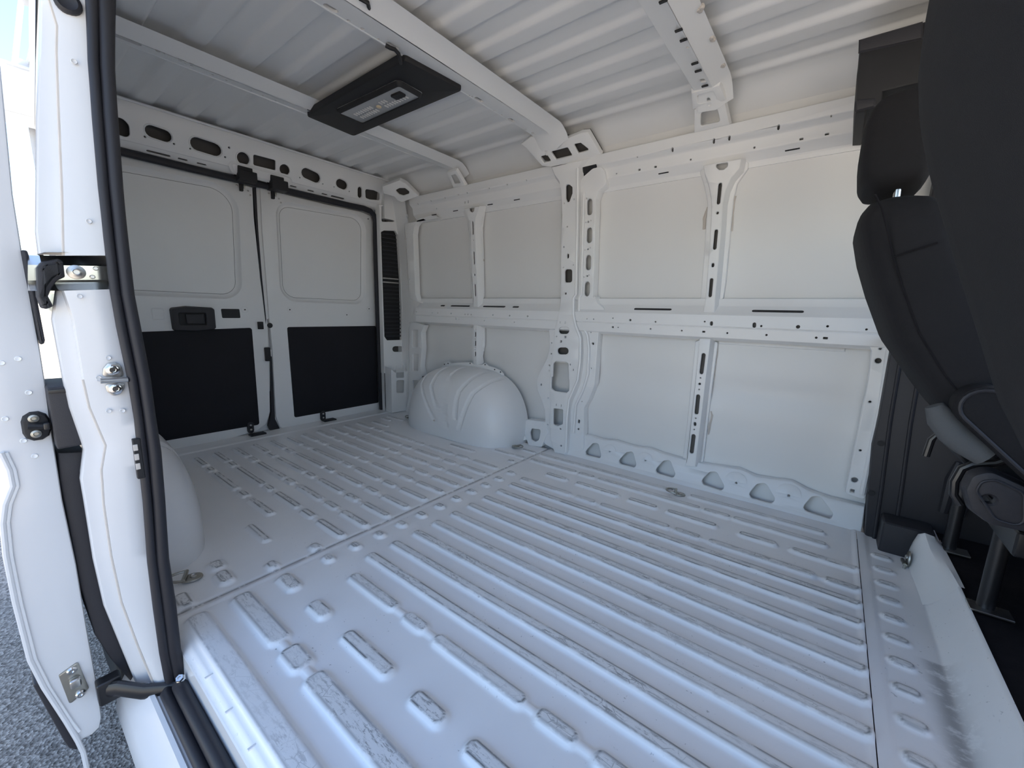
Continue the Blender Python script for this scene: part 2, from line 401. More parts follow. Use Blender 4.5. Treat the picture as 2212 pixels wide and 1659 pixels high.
# lap seam between the two floor sheets, rear lip, cross ramp at the front, sill edge roll
Hh += .0025*sstep((GX-1.533)/.004)+.002*np.exp(-((GX-1.545)/.006)**2)-.0035*np.exp(-((GX-1.522)/.006)**2)
ED = np.maximum(ED, .8*np.exp(-((GX-1.522)/.004)**2)); 
Hh += .006*sstep((.14-GX)/.012)
Hh += .004*sstep((GX-2.908)/.01)
Hh -= .012*sstep((YF0+.018-GY)/.018)
Hh += .0006*np.sin(GX*9+GY*4)+.0005*np.sin(GY*13-GX*3)
WE = np.maximum(WE, .25*sstep((YF0+.006-GY)/.006))
front = sstep((GX-.2)/1.6); WE *= .45+.55*front
nx, ny = GX.shape
fm = bpy.data.meshes.new('floor')
vv = np.stack([GX, GY, Hh], -1).reshape(-1, 3); idx = np.arange(nx*ny).reshape(nx, ny)
q = np.stack([idx[:-1,:-1], idx[1:,:-1], idx[1:,1:], idx[:-1,1:]], -1).reshape(-1, 4)
fm.vertices.add(len(vv)); fm.vertices.foreach_set('co', vv.ravel()); fm.loops.add(q.size); fm.loops.foreach_set('vertex_index', q.ravel())
fm.polygons.add(len(q)); fm.polygons.foreach_set('loop_start', np.arange(0, q.size, 4)); fm.update(calc_edges=True)
fm.polygons.foreach_set('use_smooth', [True]*len(q))
for nm, arr in (('wear', WE), ('edge', ED)):
    a = fm.attributes.new(nm, 'FLOAT', 'POINT'); a.data.foreach_set('value', arr.ravel().astype(np.float32))
fm.materials.append(MATS['floor_paint'])
floor = bpy.data.objects.new('floor', fm); COL.objects.link(floor); struct(floor, 'scuffed white ribbed metal cargo floor')
# front cross strip with dimples, riser and lip
xs2 = np.arange(2.925, 3.121, .004); ys2 = np.arange(-.887, .868, .005)
G2X, G2Y = np.meshgrid(xs2, ys2, indexing='ij'); H2 = np.zeros_like(G2X); W2 = np.zeros_like(G2X); E2 = np.zeros_like(G2X)
H2 += .0025+.004*sstep((2.958-G2X)/.012)
for k in range(-8, 9):
    d = np.hypot(np.maximum(np.abs(G2X-2.986)-.010, 0), G2Y-(-.041+PITCH*k+.001)); hv = sstep((.021-d)/.012); H2 += .008*hv
    W2 = np.maximum(W2, sstep((.010-d)/.003+.5)); E2 = np.maximum(E2, .8*np.exp(-((d-.010)/.003)**2))
H2 += .085*np.clip((G2X-3.062)/.055, 0, 1)**1.3
E2 = np.maximum(E2, .55*np.exp(-((G2X-3.05)/.02)**2)*(G2Y < .2)); W2 = np.maximum(W2, np.exp(-((G2X-3.045)/.022)**2)*sstep((.25-G2Y)/.3))
n2, m2 = G2X.shape; mb = bpy.data.meshes.new('front_lip'); vv = np.stack([G2X, G2Y, H2], -1).reshape(-1, 3); idx = np.arange(n2*m2).reshape(n2, m2)
q = np.stack([idx[:-1,:-1], idx[1:,:-1], idx[1:,1:], idx[:-1,1:]], -1).reshape(-1, 4)
mb.from_pydata(vv.tolist(), [], q.tolist()); mb.polygons.foreach_set('use_smooth', [True]*len(q))
for nm, arr in (('wear', W2), ('edge', E2)):
    a = mb.attributes.new(nm, 'FLOAT', 'POINT'); a.data.foreach_set('value', arr.ravel().astype(np.float32))
mb.materials.append(MATS['floor_paint']); o = bpy.data.objects.new('front_lip', mb); COL.objects.link(o); o.parent = floor
# floor underside closes the body below
u = MB(); u.box((1.5,-.0,-.05), (3.1,1.7,.06)); o = u.build('underbody', 'black_metal', floor)
# rear threshold
t = MB(); t.box((.0,-.02,-.012), (.14,1.58,.03), bev=.006); t.build('threshold', 'paint', floor)
# ================================================================== wall on the right (driver side)
zk = [-.02,.0,.13,.70,.86,1.30,1.42,1.62]; yk = [.876,.88,.916,.930,.937,.915,.895,.86]
ps = lambda z: np.interp(z, zk, yk)
ROWS = [.06,.13,.25,.38,.5,.62,.70,.78,.86,.95,1.05,1.15,1.25,1.30,1.36,1.42,1.5]
wall = empty('wall_right', (1.6,.93,0)); struct(wall, 'white pressed steel side wall with open pillars and ribs')
def wpart(name, mb, mt='paint', sharp=32):
    o = mb.build(name, mt, None, sharp); att(o, wall); return o
# outer skin with a faint body crease
sk = lambda z: ps(z)+.052+.010*np.exp(-((np.asarray(z)-.47)/.05)**2)-.004*np.exp(-((np.asarray(z)-.36)/.06)**2)
mb = MB(); zz = list(np.arange(-.05, 1.66, .025)); xx = [.12,.6,1.2,1.8,2.4,2.95,3.0]
mb.loft([[(x, float(sk(z))+.004*math.sin(x*2.1), z) for x in xx] for z in zz]); wpart('skin_panel', mb, 'skin')
def frame(name, ys, outline, holes=(), w0=0.0, depth=.05, draft=.0, rows=ROWS, lip=.010, mt='paint', bev=.004, T=None, rnd=0, wp=None):
    fn, pick = surf(lambda z: ys(z)-w0)
    P = outline(pick) if callable(outline) else outline
    if rnd: P = fillet(P, rnd, 3)
    H = [h for grp in (holes(pick) if callable(holes) else holes) for h in grp]
    mb = MB(); sheet(mb, fn, P, H, depth, draft, lip, bev, None, rows); return wpart(name, mb, mt)
def ccw(P): return P if area(P) > 0 else P[::-1]
# ---- roof rail: folded bands
rz = [1.395,1.412,1.418,1.445,1.450,1.488,1.494,1.508,1.513,1.553,1.556]; ry = [.941,.938,.935,.905,.902,.896,.893,.874,.871,.866,.870]
rr = lambda z: np.interp(z, rz, ry)
def rail_holes(pick):
    return [hdots(pick, T8, [(652,1250,7),(487,1382,6),(1077,1271,8),(1584,1175,9)]), hdots(pick, T3, [(1257,215,11)]),
        hpill(pick, T8, [(931,1182,931,1198,11),(1262,1110,1260,1132,11),(1385,1087,1383,1108,11),(1777,1002,1775,1022,12)]),
        hsq(pick, T8, [(667,1352,22,16),(796,1328,22,16),(1958,1107,30,17),(2162,1068,30,17)]),
        hdots(pick, T5, [(521,340,6),(643,314,6),(771,286,7),(894,258,7),(975,240,7),(1177,198,7),(1343,163,7),(1520,125,8),(694,386,6)]),
        hpill(pick, T5, [(955,325,955,335,7),(985,314,985,330,6)])]
frame('roof_rail', rr, [(.30,1.397),(2.96,1.397),(2.96,1.554),(.30,1.554)], rail_holes, depth=.02, rows=rz[1:-1], lip=.012, bev=.0)
fn, pick = surf(rr)
for T, a, b in ((T8,(815,1362),(898,1353)),(T8,(1828,1183),(1948,1163)),(T5,(640,427),(685,424)),(T5,(833,388),(880,384)),(T5,(1150,330),(1200,325)),(T5,(1393,285),(1450,279))):
    p, q = pick(T([a])), pick(T([b])); mb = MB(); mb.box(((p[0][0]+q[0][0])/2, float(rr(1.432))+.001, 1.432), (q[0][0]-p[0][0], .005, .007), bev=.002, rot=Matrix.Rotation(math.radians(-48), 3, 'X')); wpart('rail_slot', mb, 'plastic')
# ---- belt rail
bz = [.683,.690,.696,.700,.742,.746,.750,.798,.803,.836,.842,.872]; by = [.955,.945,.916,.911,.909,.913,.909,.911,.916,.958,.962,.966]
br = lambda z: np.interp(z, bz, by)
def belt_holes(pick):
    return [hdots(pick, T2, [(629,293,6),(690,296,6),(868,286,6),(1027,304,11),(1259,320,8),(1711,318,8),(916,371,6),(1213,385,8),(1500,401,8)]),
        hpill(pick, T2, [(1773,327,1773,343,13)]), hsq(pick, T2, [(866,369,20,16),(1702,411,26,17)]),
        hdots(pick, T4, [(614,359,10),(952,366,17),(1224,361,11),(1582,390,10),(302,423,9),(662,441,10),(1119,466,11)]),
        hpill(pick, T4, [(551,340,550,360,15)]), hsq(pick, T4, [(1204,470,36,22)]),
        hdots(pick, T5, [(508,1335,6),(653,1345,6),(704,1345,5),(827,1350,7),(955,1358,7),(982,1358,8),(1011,1360,7),(1211,1363,7),(1365,1370,8),(1530,1375,9),(900,1405,4),(1132,1416,6),(1408,1430,6)]),
        hsq(pick, T5, [(871,1398,8,24)])]
frame('belt_rail', br, [(.30,.684),(2.93,.684),(2.93,.870),(.30,.870)], belt_holes, depth=.0, rows=bz[1:-1], lip=.012, bev=0)
bfn, bpick = surf(br)
for T, a, b in ((T2,(1045,237),(1390,240)),(T4,(515,265),(995,273)),(T5,(810,1297),(985,1297)),(T5,(1105,1305),(1310,1305)),(T5,(715,1297),(755,1293)),(T5,(1378,1310),(1435,1308))):
    p, q = bpick(T([a]))[0], bpick(T([b]))[0]; zc = .819; mb = MB()
    sheet(mb, lambda a_, b_, w_: (a_, float(br(zc))-.002+b_*.80-w_*.6, zc+b_*.60+w_*.8+.0012), pill((p[0]+.006,0), (q[0]-.006,0), .0065), [], .004, 0, 0, .001); wpart('rail_slot', mb, 'plastic')
# ---- sill strip with the triangular openings
sz = [-.02,.0,.02,.115,.15]; sy = [.862,.868,.880,.925,.935]; sl = lambda z: np.interp(z, sz, sy)
def sill_outline(pick):
    top = pick(T7([(290,128),(420,140),(520,172),(600,176),(690,205),(780,228),(860,234),(950,270),(1100,312),(1250,345),(1420,372),(1520,385),(1640,440),(1780,462),(1900,475),(2030,545),(2180,600)]))
    return [(1.60,-.01)]+[(2.94,-.01)]+[(2.94,top[-1][1])]+top[::-1]+[(1.60,top[0][1])]
def sill_holes(pick):
    tr = [[(366,278),(442,196),(484,196),(506,285),(492,308)],[(610,342),(690,262),(738,256),(764,355),(748,376)],[(883,410),(960,325),(1012,320),(1050,425),(1032,452)],
        [(1220,490),(1300,406),(1352,404),(1411,515),(1388,548)],[(1570,590),(1650,493),(1712,488),(1784,606),(1758,646)],[(1968,685),(2050,588),(2112,584),(2212,715),(2194,760)]]
    return [[hpoly(pick, T7, t_, .016) for t_ in tr], hdots(pick, T7, [(568,256,6),(830,322,6),(1497,488,8),(1883,582,9)]), hdots(pick, T4, [])]
frame('sill_strip', sl, sill_outline, sill_holes, depth=.03, rows=sz[1:-1]+[.05,.08], lip=.012, bev=.003)
fn, pick = surf(sl)
for u, v, r in ((568,236,.036),(830,300,.038),(1497,458,.044),(1883,552,.046)):       # pressed hollows between the openings
    c = pick(T7([(u, v)]))[0]; rows = []
    for a in range(9):
        ph = math.pi*a/8; rows.append([(c[0]+r*math.cos(ph)*s, float(sl(c[1]-.01+r*.9*math.sin(ph)*s))-.0035+.0*s-.006*(1-s)**0.5*math.sin(ph), c[1]-.01+r*.9*math.sin(ph)*s) for s in (.12,.4,.7,.9,1.0)])
    mb = MB(); mb.loft(rows); wpart('sill_hollow', mb)
# ---- middle pillar
def cp_flange(pick):
    return pick(T2([(180,300),(240,330),(275,385),(286,450),(281,560),(262,660),(190,790),(166,860),(172,940),(215,1050),(240,1130),(246,1250),(242,1350),(232,1440),(420,1545),(600,1500),(597,1360),(601,1110),(640,1050),(698,900),(712,720),(722,560),(738,385),(738,330)]))
frame('pillar_flange', ps, cp_flange, lambda p: [hdots(p, T2, [(276,366,5),(303,515,5),(280,770,5),(207,898,9),(272,1020,5),(268,1265,5),(665,417,5),(683,520,11),(667,747,5),(582,1052,5)]),
    hsq(p, T2, [(300,612,14,8),(284,720,13),(550,1306,15)]), hpill(p, T2, [(554,1230,553,1242,11)]), [hpoly(p, T2, [(322,690),(458,700),(464,950),(440,975),(325,958),(296,930)], .012), hpoly(p, T2, [(314,1110),(412,1120),(408,1265),(314,1268)], .01),
    hpoly(p, T2, [(358,368),(470,368),(470,432),(358,432)], .018), hpoly(p, T2, [(348,554),(462,554),(462,622),(348,622)], .018)]], w0=.004, depth=.052, rnd=.02)
def cp_box(pick):
    lo_l = pick(T2([(283,1300),(300,1420),(330,1520)])); 
    L = pick(T1([(300,430),(330,500),(372,555),(388,640),(392,1000),(386,1600)]))+pick(T2([(376,200),(352,310),(332,380),(318,560),(300,700),(290,830),(285,1000),(290,1130)]))+lo_l
    R_ = pick(T2([(425,1542),(440,1350),(446,1150),(472,1030),(530,900),(556,760),(560,600),(556,470),(522,360),(502,250),(502,120)]))+pick(T1([(512,1640),(524,1300),(532,1000),(538,700),(542,440),(600,360)]))
    return L+R_
def cp_holes(p):
    return [[hpoly(p, T1, [(432,590),(465,588),(494,612),(494,670),(466,748),(449,752),(432,715)], .008), hpoly(p, T1, [(424,1368),(491,1368),(491,1489),(424,1489)], .012),
        hpoly(p, T2, [(318,700),(345,682),(440,690),(458,706),(460,850),(466,854),(464,950),(440,972),(330,956),(300,930),(300,828),(313,824)], .010), hpoly(p, T2, [(320,1115),(409,1125),(405,1260),(360,1277),(318,1262)], .008)],
        hpill(p, T1, [(453,1235,453,1256,11)]), hdots(p, T1, [(415,1163,7),(420,762,5),(507,728,5),(447,977,6),(411,1350,5),(503,1328,5)]), hsq(p, T1, [(431,1591,18)]),
        hsq(p, T2, [(381,327,9,18),(430,328,9,18),(429,460,18),(390,500,18),(345,1082,9,17),(391,1090,9,17),(384,1305,16,11),(474,714,9,16),(503,760,9,16)]),
        hpill(p, T2, [(392,400,438,400,31),(382,588,430,588,32)]), hdots(p, T2, [(349,456,5),(390,1460,8)])]
frame('middle_pillar', ps, cp_box, cp_holes, w0=.030, depth=.036, draft=.016, lip=.010)
def cp_side(pick):
    return pick(T1([(535,1655),(544,1000),(550,600),(590,520),(680,440),(780,420),(812,590),(738,640),(708,720),(702,1000),(692,1400),(682,1655)]))+pick(T2([(694,60),(724,150),(790,196),(790,330),(600,340),(566,250),(545,100),(535,60)]))
frame('pillar_side', ps, cp_side, lambda p: [hpill(p, T1, [(652,748,652,842,30),(650,1012,649,1098,29),(641,1264,640,1349,28),(631,1509,628,1589,28)]), hsq(p, T1, [(640,932,15),(637,1183,15),(630,1430,15)]), hdots(p, T1, [(617,937,4),(664,920,4),(610,1190,4),(657,1171,4),(600,1440,4),(646,1421,4),(625,717,6)])], w0=.008, depth=.055, rnd=.03)
for off_, pts in ((.034,[(0,T1,[(545,440),(540,1000),(528,1600)]),(0,T2,[(505,100),(503,250),(525,360),(568,470),(566,680),(545,850),(465,1035),(445,1200),(434,1520)])]),(.012,[(0,T1,[(602,660),(592,1000),(580,1600)]),(0,T2,[(560,100),(556,230),(575,330),(632,440),(647,560),(637,800),(592,950),(527,1080),(512,1250),(506,1340)])])):
    fn, pick = surf(lambda z: ps(z)-off_); P = []
    for _, T, q in pts: P += pick(T(q))
    mb = MB(); mb.tube([fn(x, z, 0) for x, z in P], .0075, 8); wpart('pillar_bead', mb)
# small corner window above the pillar side
fn, pick = surf(rr)
mb = MB(); sheet(mb, fn, fillet(pick(T1([(592,432),(720,402),(724,430),(610,512),(594,508)])), .004), [], .002, 0, 0, .001); o = wpart('corner_gap', mb, 'plastic'); o.location.y -= .0035
# plate between pillar and wheel arch
frame('arch_plate', ps, lambda p: p(T6([(1480,1000),(1520,962),(1690,985),(1712,1080),(1660,1215),(1540,1205),(1500,1090)])), lambda p: [[hpoly(p, T6, [(1566,1046),(1652,1055),(1632,1150),(1600,1166),(1562,1150),(1551,1085)], .012)]], w0=.012, depth=.05, rnd=.01)
# ---- posts
def post(name, face, holes, flange, w0=.012):
    if flange: frame('post_flange', ps, flange, (), w0=-.034, depth=.014, rnd=.012)
    frame(name, ps, face, holes, w0=w0, depth=.050, draft=.010, lip=.008)
post('post', lambda p: p(T1([(1700,412),(1710,480),(1745,580),(1768,700),(1774,800),(1752,1200),(1716,1640)]))+p(T2([(1699,232),(1802,236)]))+p(T1([(1808,1650),(1822,1500),(1866,1000),(1880,760),(1905,640),(1955,530),(2032,440),(2050,348)])),
    lambda p: [hpill(p, T1, [(1852,590,1836,755,17),(1816,1017,1802,1172,16),(1773,1465,1760,1610,15),(1786,1323,1785,1337,12)]), hdots(p, T1, [(1828,850,12)]), [hpoly(p, T1, [(1812,402),(1816,432),(1845,456),(1888,450),(1918,424),(1926,384)], .006)]],
    lambda p: p(T1([(1655,450),(1700,580),(1722,680),(1738,770),(1705,1200),(1672,1640)]))+p(T2([(1690,130),(1694,205),(1835,215),(1845,130),(1880,110)]))+p(T1([(1905,1480),(1935,1150),(1978,720),(2010,580),(2110,440),(2114,370)])))
post('post', lambda p: p(T2([(1662,474),(1532,1640),(1624,1652),(1766,476)])),
    lambda p: [hpill(p, T2, [(1700,625,1680,785,17),(1650,1005,1635,1155,17),(1608,1370,1590,1515,17),(1621,1253,1620,1267,11)]), hdots(p, T2, [(1671,836,6),(1664,891,11),(1659,942,6),(1627,1207,6),(1614,1310,5)])],
    lambda p: p(T2([(1625,490),(1590,850),(1510,1560),(1505,1600),(1690,1620),(1700,1580),(1780,900),(1835,500)])))
post('post', lambda p: p(T5([(940,388),(968,440),(990,500),(1002,600),(1012,900),(1028,1288),(1072,1290),(1062,900),(1048,600),(1052,470),(1088,362)])),
    lambda p: [hpill(p, T5, [(1022,508,1026,618,8),(1034,788,1038,890,8),(1044,1085,1048,1185,8),(1041,990,1042,998,7)]), hdots(p, T5, [(1028,678,6)]), [hpoly(p, T5, [(990,376),(996,404),(1018,420),(1036,408),(1042,368)], .006)]],
    lambda p: p(T5([(925,400),(975,500),(990,620),(1005,1000),(1012,1280),(1106,1280),(1124,1190),(1118,900),(1106,560),(1134,392),(1120,355)])))
post('post', lambda p: p(T6([(1028,86),(1028,455),(1064,460),(1068,86)])), lambda p: [hpill(p, T6, [(1048,165,1048,195,8),(1048,245,1048,280,8),(1047,345,1047,375,8)]), hdots(p, T6, [(1046,135,4),(1047,225,4),(1047,305,4),(1047,325,4)])],
    lambda p: p(T6([(1015,92),(1012,450),(1120,455),(1108,380),(1130,280),(1130,92)])))
# ---- front pillar strip
frame('front_pillar', ps, lambda p: p(T4([(1430,470),(1560,515),(1608,540),(1628,590),(1610,760),(1590,900),(1438,1640)]))+p(Z(1700,720,4.32)([(540,1495),(730,1560),(815,1150),(880,880),(1010,190),(930,60)])),
    lambda p: [hdots(p, T4, [(1710,567,11),(1690,678,25),(1614,1056,11),(1525,1503,10)]), hdots(p, Z(1700,720,4.32), [(632,1370,25),(914,388,5),(781,1043,5)]), hsq(p, Z(1700,720,4.32), [(612,1472,30)])], w0=.012, depth=.05, rnd=.012)
# crease bead beside it
fn, pick = surf(lambda z: ps(z)-.014); mb = MB()
a = pick(Z(1700,720,4.32)([(955,110),(880,640),(760,1200),(700,1500)])); mb.tube([fn(x, z, .002) for x, z in a], .009, 8); wpart('pillar_bead', mb)
# ---- lower panel top flanges and panel seam lines
for T, a, b in ((T2,(760,392),(1620,466)),(T4,(230,478),(1390,540)),(T5,(590,1418),(1025,1446)),(T5,(1115,1448),(1680,1496))):
    fn, pick = surf(lambda z: ps(z)+.044); p, q = pick(T([a, b])); mb = MB()
    sheet(mb, lambda a_, b_, w_: fn(a_, b_, w_), [(p[0], p[1]), (q[0], p[1]), (q[0], p[1]-.022), (p[0], p[1]-.022)], [], .01, .004, 0, .003); wpart('panel_flange', mb)
# unpainted insides of the hollow rails and posts, backed close to darken the holes
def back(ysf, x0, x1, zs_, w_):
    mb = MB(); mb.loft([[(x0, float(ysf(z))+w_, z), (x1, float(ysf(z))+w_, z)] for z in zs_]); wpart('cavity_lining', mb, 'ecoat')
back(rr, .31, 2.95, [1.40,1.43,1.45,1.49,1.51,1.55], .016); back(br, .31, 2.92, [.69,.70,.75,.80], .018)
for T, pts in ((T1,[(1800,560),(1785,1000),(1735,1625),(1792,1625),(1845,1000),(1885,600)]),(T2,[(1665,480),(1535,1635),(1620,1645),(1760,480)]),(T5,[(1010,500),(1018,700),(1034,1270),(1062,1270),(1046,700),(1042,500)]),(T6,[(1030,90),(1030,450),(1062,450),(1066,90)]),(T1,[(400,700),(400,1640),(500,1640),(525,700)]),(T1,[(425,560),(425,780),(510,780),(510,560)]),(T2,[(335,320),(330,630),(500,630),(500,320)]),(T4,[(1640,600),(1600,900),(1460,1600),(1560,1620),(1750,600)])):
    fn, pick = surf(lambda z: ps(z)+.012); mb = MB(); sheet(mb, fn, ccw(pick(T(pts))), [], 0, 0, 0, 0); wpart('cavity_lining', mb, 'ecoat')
mb = MB(); mb.box((1.45,1.055,.62), (3.2,.03,2.36)); wpart('outer_light_stop', mb, 'exterior')  # plain outer box added to stop daylight leaking in behind the wall
# sealant runs along panel edges
def bead_run(T, pts, r=.0035, jit=.004, off=.046):
    fn, pick = surf(lambda z: ps(z)+off); P = pick(T(pts)); out = []
    for i in range(len(P)-1):
        n_ = max(2, int(math.hypot(P[i+1][0]-P[i][0], P[i+1][1]-P[i][1])/.02))
        for k in range(n_): t_ = k/n_; out.append((P[i][0]*(1-t_)+P[i+1][0]*t_+random.uniform(-1,1)*jit*.4, P[i][1]*(1-t_)+P[i+1][1]*t_+random.uniform(-1,1)*jit*.4))
    mb = MB(); mb.tube([fn(x, z, 0) for x, z in out], [r*random.uniform(.6,1.5) for _ in out], 6); wpart('sealant_bead', mb, 'sealant')
bead_run(T2, [(720,120),(740,165),(930,172),(1200,182),(1680,190)]); bead_run(T4, [(210,185),(700,200),(1200,190),(1600,170),(1700,150)])
bead_run(T1, [(1738,800),(1710,900),(1700,1050)], .005); bead_run(T1, [(1985,700),(1970,900),(1945,1080)], .005); bead_run(T1, [(720,700),(715,1000),(712,1300)], .0018)
bead_run(T2, [(1838,500),(1830,600),(1808,760),(1790,900)], .002); bead_run(T2, [(1770,1140),(1780,1180),(1760,1260),(1735,1400)], .004); bead_run(T5, [(505,520),(485,700),(495,850),(512,1080)], .002); bead_run(T5, [(1128,850),(1122,890)], .005)
for T, pts in ((T1,[(780,610),(1000,575),(1640,465)]),(T3,[(500,640),(1000,555),(1500,465)]),(T5,[(560,480),(945,415)]),(T5,[(1140,385),(1700,288)])):
    fn, pick = surf(lambda z: ps(z)+.044); P = pick(T(pts)); mb = MB()
    mb.loft([[fn(x, z, 0) for x, z in P], [fn(x, z-.003, .004) for x, z in P], [fn(x, z+.02, .008) for x, z in P]]); wpart('panel_seam', mb)
mb = MB(); mb.loft([[(x, float(ps(z))+.004, z) for x in (.04,.12,.24)] for z in np.arange(0, 1.61, .1)]); wpart('corner_panel', mb)
# rear edge frame of the rear panel (against the corner pillar) with the row of openings
frame('rear_frame', ps, lambda p: [(.20,.02)]+p(T6([(560,880)]))+p(T6([(565,560),(545,470),(560,300),(552,160),(580,95),(500,70)]))+[(.20,.69)], lambda p: [[hpoly(p, T6, [(470,140),(523,140),(518,298),(470,298)], .006), hpoly(p, T6, [(472,360),(526,360),(522,515),(475,515)], .006), hpoly(p, T6, [(474,602),(523,602),(523,690),(478,786)], .006)]], w0=.006, depth=.045)
frame('rear_frame', ps, lambda p: [(.20,.872)]+p(T5([(560,1265),(520,1230),(500,1170),(490,900),(478,620),(490,540),(530,485),(640,455)]))+[(.60,1.40),(.20,1.40)], lambda p: [hpill(p, T5, [(413,438,413,455,6)]), hdots(p, T5, [(417,620,4),(418,663,4),(445,1034,4),(447,1076,4)])], w0=.006, depth=.045, rnd=.01)
# ================================================================== wheel arches
def spow(c, e): return math.copysign(abs(c)**e, c)
ARIBS = [(.635,.60,.834,.10),(.745,.735,.872,.15),(.882,.86,.944,.08),(1.0,1.06,1.016,.145),(1.105,1.20,1.053,.085)]   # x at shoulder, at top, at foot, z of foot
def arch_mesh(xc, yw, sgn, a=.465, b=.315, c=.42):
    rows = []; N, Mr = 260, 110; ZS = .30
    for i in range(Mr+1):
        ph = (math.pi/2)*i/Mr; row = []
        for j in range(N+1):
            th = math.pi*j/N
            ex = spow(math.cos(th), .58)*spow(math.cos(ph), .66); ey = spow(math.sin(th), .58)*spow(math.cos(ph), .66); ez = spow(math.sin(ph), .80)
            x, y, z = a*ex, b*ey, c*ez; h = 0; X = .885+x
            for xs_, xt, xb, zb in ARIBS:
                if z > ZS: cxr = xs_+(xt-xs_)*min(1, (z-ZS)/(c-ZS))
                else: cxr = xs_+(xb-xs_)*(ZS-z)/(ZS-zb)
                e = max(abs(X-cxr)-.012, 0) if z > zb else math.hypot(max(abs(X-xb)-.003, 0), zb-z)-.008
                t = max(0, min(1, 1-e/.0032)); h = max(h, t*t*(3-2*t))
            h *= max(0, min(1, (ey-.10)/.1))
            row.append((xc+x, yw-sgn*y*(1-.017*h), z-.005*h*ez))
        rows.append(row)
    mb = MB(); mb.loft(rows); return mb
ar = arch_mesh(.885, .925, 1).build('wheel_arch', 'paint', None, 40, label='pressed wheel arch with radiating ribs'); att(ar, wall)
fn, pick = surf(lambda z: ps(z)-.010)
outer = [(560,700),(600,640),(650,560),(665,530),(715,520),(745,470),(762,438),(800,430),(830,446),(900,440),(990,436),(1012,440),(1032,458),(1110,460),(1136,442),(1162,470),(1232,490),(1272,510),(1302,545),(1312,580),(1390,680),(1428,702),(1440,760),(1470,870),(1482,1000),(1502,1060),(1502,1110),(1522,1150)]
inner = [(1440,1160),(1440,1050),(1420,900),(1390,780),(1340,690),(1270,590),(1190,520),(1100,490),(900,470),(780,480),(700,550),(640,640),(600,720)]
def apart(name, mb, m_): o = mb.build(name, m_); o.parent = ar; o.matrix_parent_inverse = Matrix.Translation(wall.location).inverted() @ Matrix.Translation(wall.location); return o
mb = MB(); sheet(mb, fn, ccw(pick(T6(outer+inner))), [], .012, 0, 0, .002); apart('weld_flange', mb, 'paint')
for u, v in ((800,447),(1003,446),(1140,458),(1228,503),(1282,526),(1425,715),(1490,1020),(668,545),(766,455)):
    c = pick(T6([(u, v)]))[0]; mb = MB(); mb.lathe([(.0045,0),(.0045,.0015),(0,.0015)], fn(c[0], c[1], 0), (0,-1,0), 10); apart('flange_hole', mb, 'plastic')
mb = MB(); p = px(*T6([(606,610)])[0], y=.915)
for k in range(7): mb.box((p[0]+random.uniform(-.03,.03), p[1]-.005, p[2]+random.uniform(-.03,.03)), (.03,.02,.025), rot=Matrix.Rotation(random.uniform(0,3), 3, 'Y'), bev=.006)
apart('wiring_clip', mb, 'plastic')
mb = MB(); mb.lathe([(.011,-.002),(.011,.003),(.008,.004),(0,.004)], px(*T6([(675,978)])[0], y=.618), (.2,-1,.1), 14); apart('plug', mb, 'sealant')
# ================================================================== rear corner pillar (far side)
dp = empty('trim_1', (.12,.84,0)); struct(dp, 'white rear corner pillar with a black slatted vent')
DF = Flat((.09,.77,0), (1,-.10,0)); DL = Flat((.18,.77,0), (1,-.13,0))
yl = lambda y, F: F.uv([(F.o.x+(y-.77)*.1, y, 0)])[0][0]
ol = [(yl(.768,DF), .30), (yl(.93,DF), .30), (yl(.93,DF), 1.45), (yl(.91,DF), 1.52), (yl(.768,DF), 1.52)]
vent = fillet(DF.pick(T5([(184,600),(214,586),(312,590),(346,640),(390,1556),(376,1592),(240,1596),(216,1562)])), .012, 3)
hs = [vent, fillet(DF.pick(T5([(190,362),(262,366),(290,420),(304,506),(190,506)])), .008), pill(*DF.pick(T6([(312,315),(370,315)])), .022)]
mb = MB(); sheet(mb, DF.fn, ol, hs, .06, 0, .012, .004); o = mb.build('pillar_face', 'paint'); att(o, dp)
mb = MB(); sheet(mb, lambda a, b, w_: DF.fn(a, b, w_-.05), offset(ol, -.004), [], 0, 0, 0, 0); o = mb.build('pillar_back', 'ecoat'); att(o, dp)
ol = [(yl(.768,DL), .003), (yl(.925,DL), .003), (yl(.925,DL), .315), (yl(.80,DL), .315), (yl(.768,DL), .345)]
hs = [fillet(DL.pick(T6([(325,462),(397,462),(397,580),(325,580)])), .012), fillet(DL.pick(T6([(328,602),(398,602),(398,718),(328,718)])), .012)]
mb = MB(); sheet(mb, DL.fn, ol, hs, .09, .004, .012, .005); o = mb.build('pillar_foot', 'paint'); att(o, dp)
mb = MB(); sheet(mb, lambda a, b, w_: DL.fn(a, b, w_-.05), offset(ol, -.006), [], 0, 0, 0, 0); o = mb.build('foot_back', 'skin'); att(o, dp)
mb = MB(); mb.box((.055,.875,1.555), (.10,.15,.25)); o = mb.build('corner_fill', 'paint'); att(o, dp)
va = [p[0] for p in vent]; vb = [p[1] for p in vent]; a0, a1, b0, b1 = min(va), max(va), min(vb), max(vb)
mb = MB(); sheet(mb, lambda a, b, w_: DF.fn(a, b, w_-.03), offset(vent, .006), [], 0, 0, 0, 0); o = mb.build('vent_back', 'plastic'); att(o, dp); vback = o
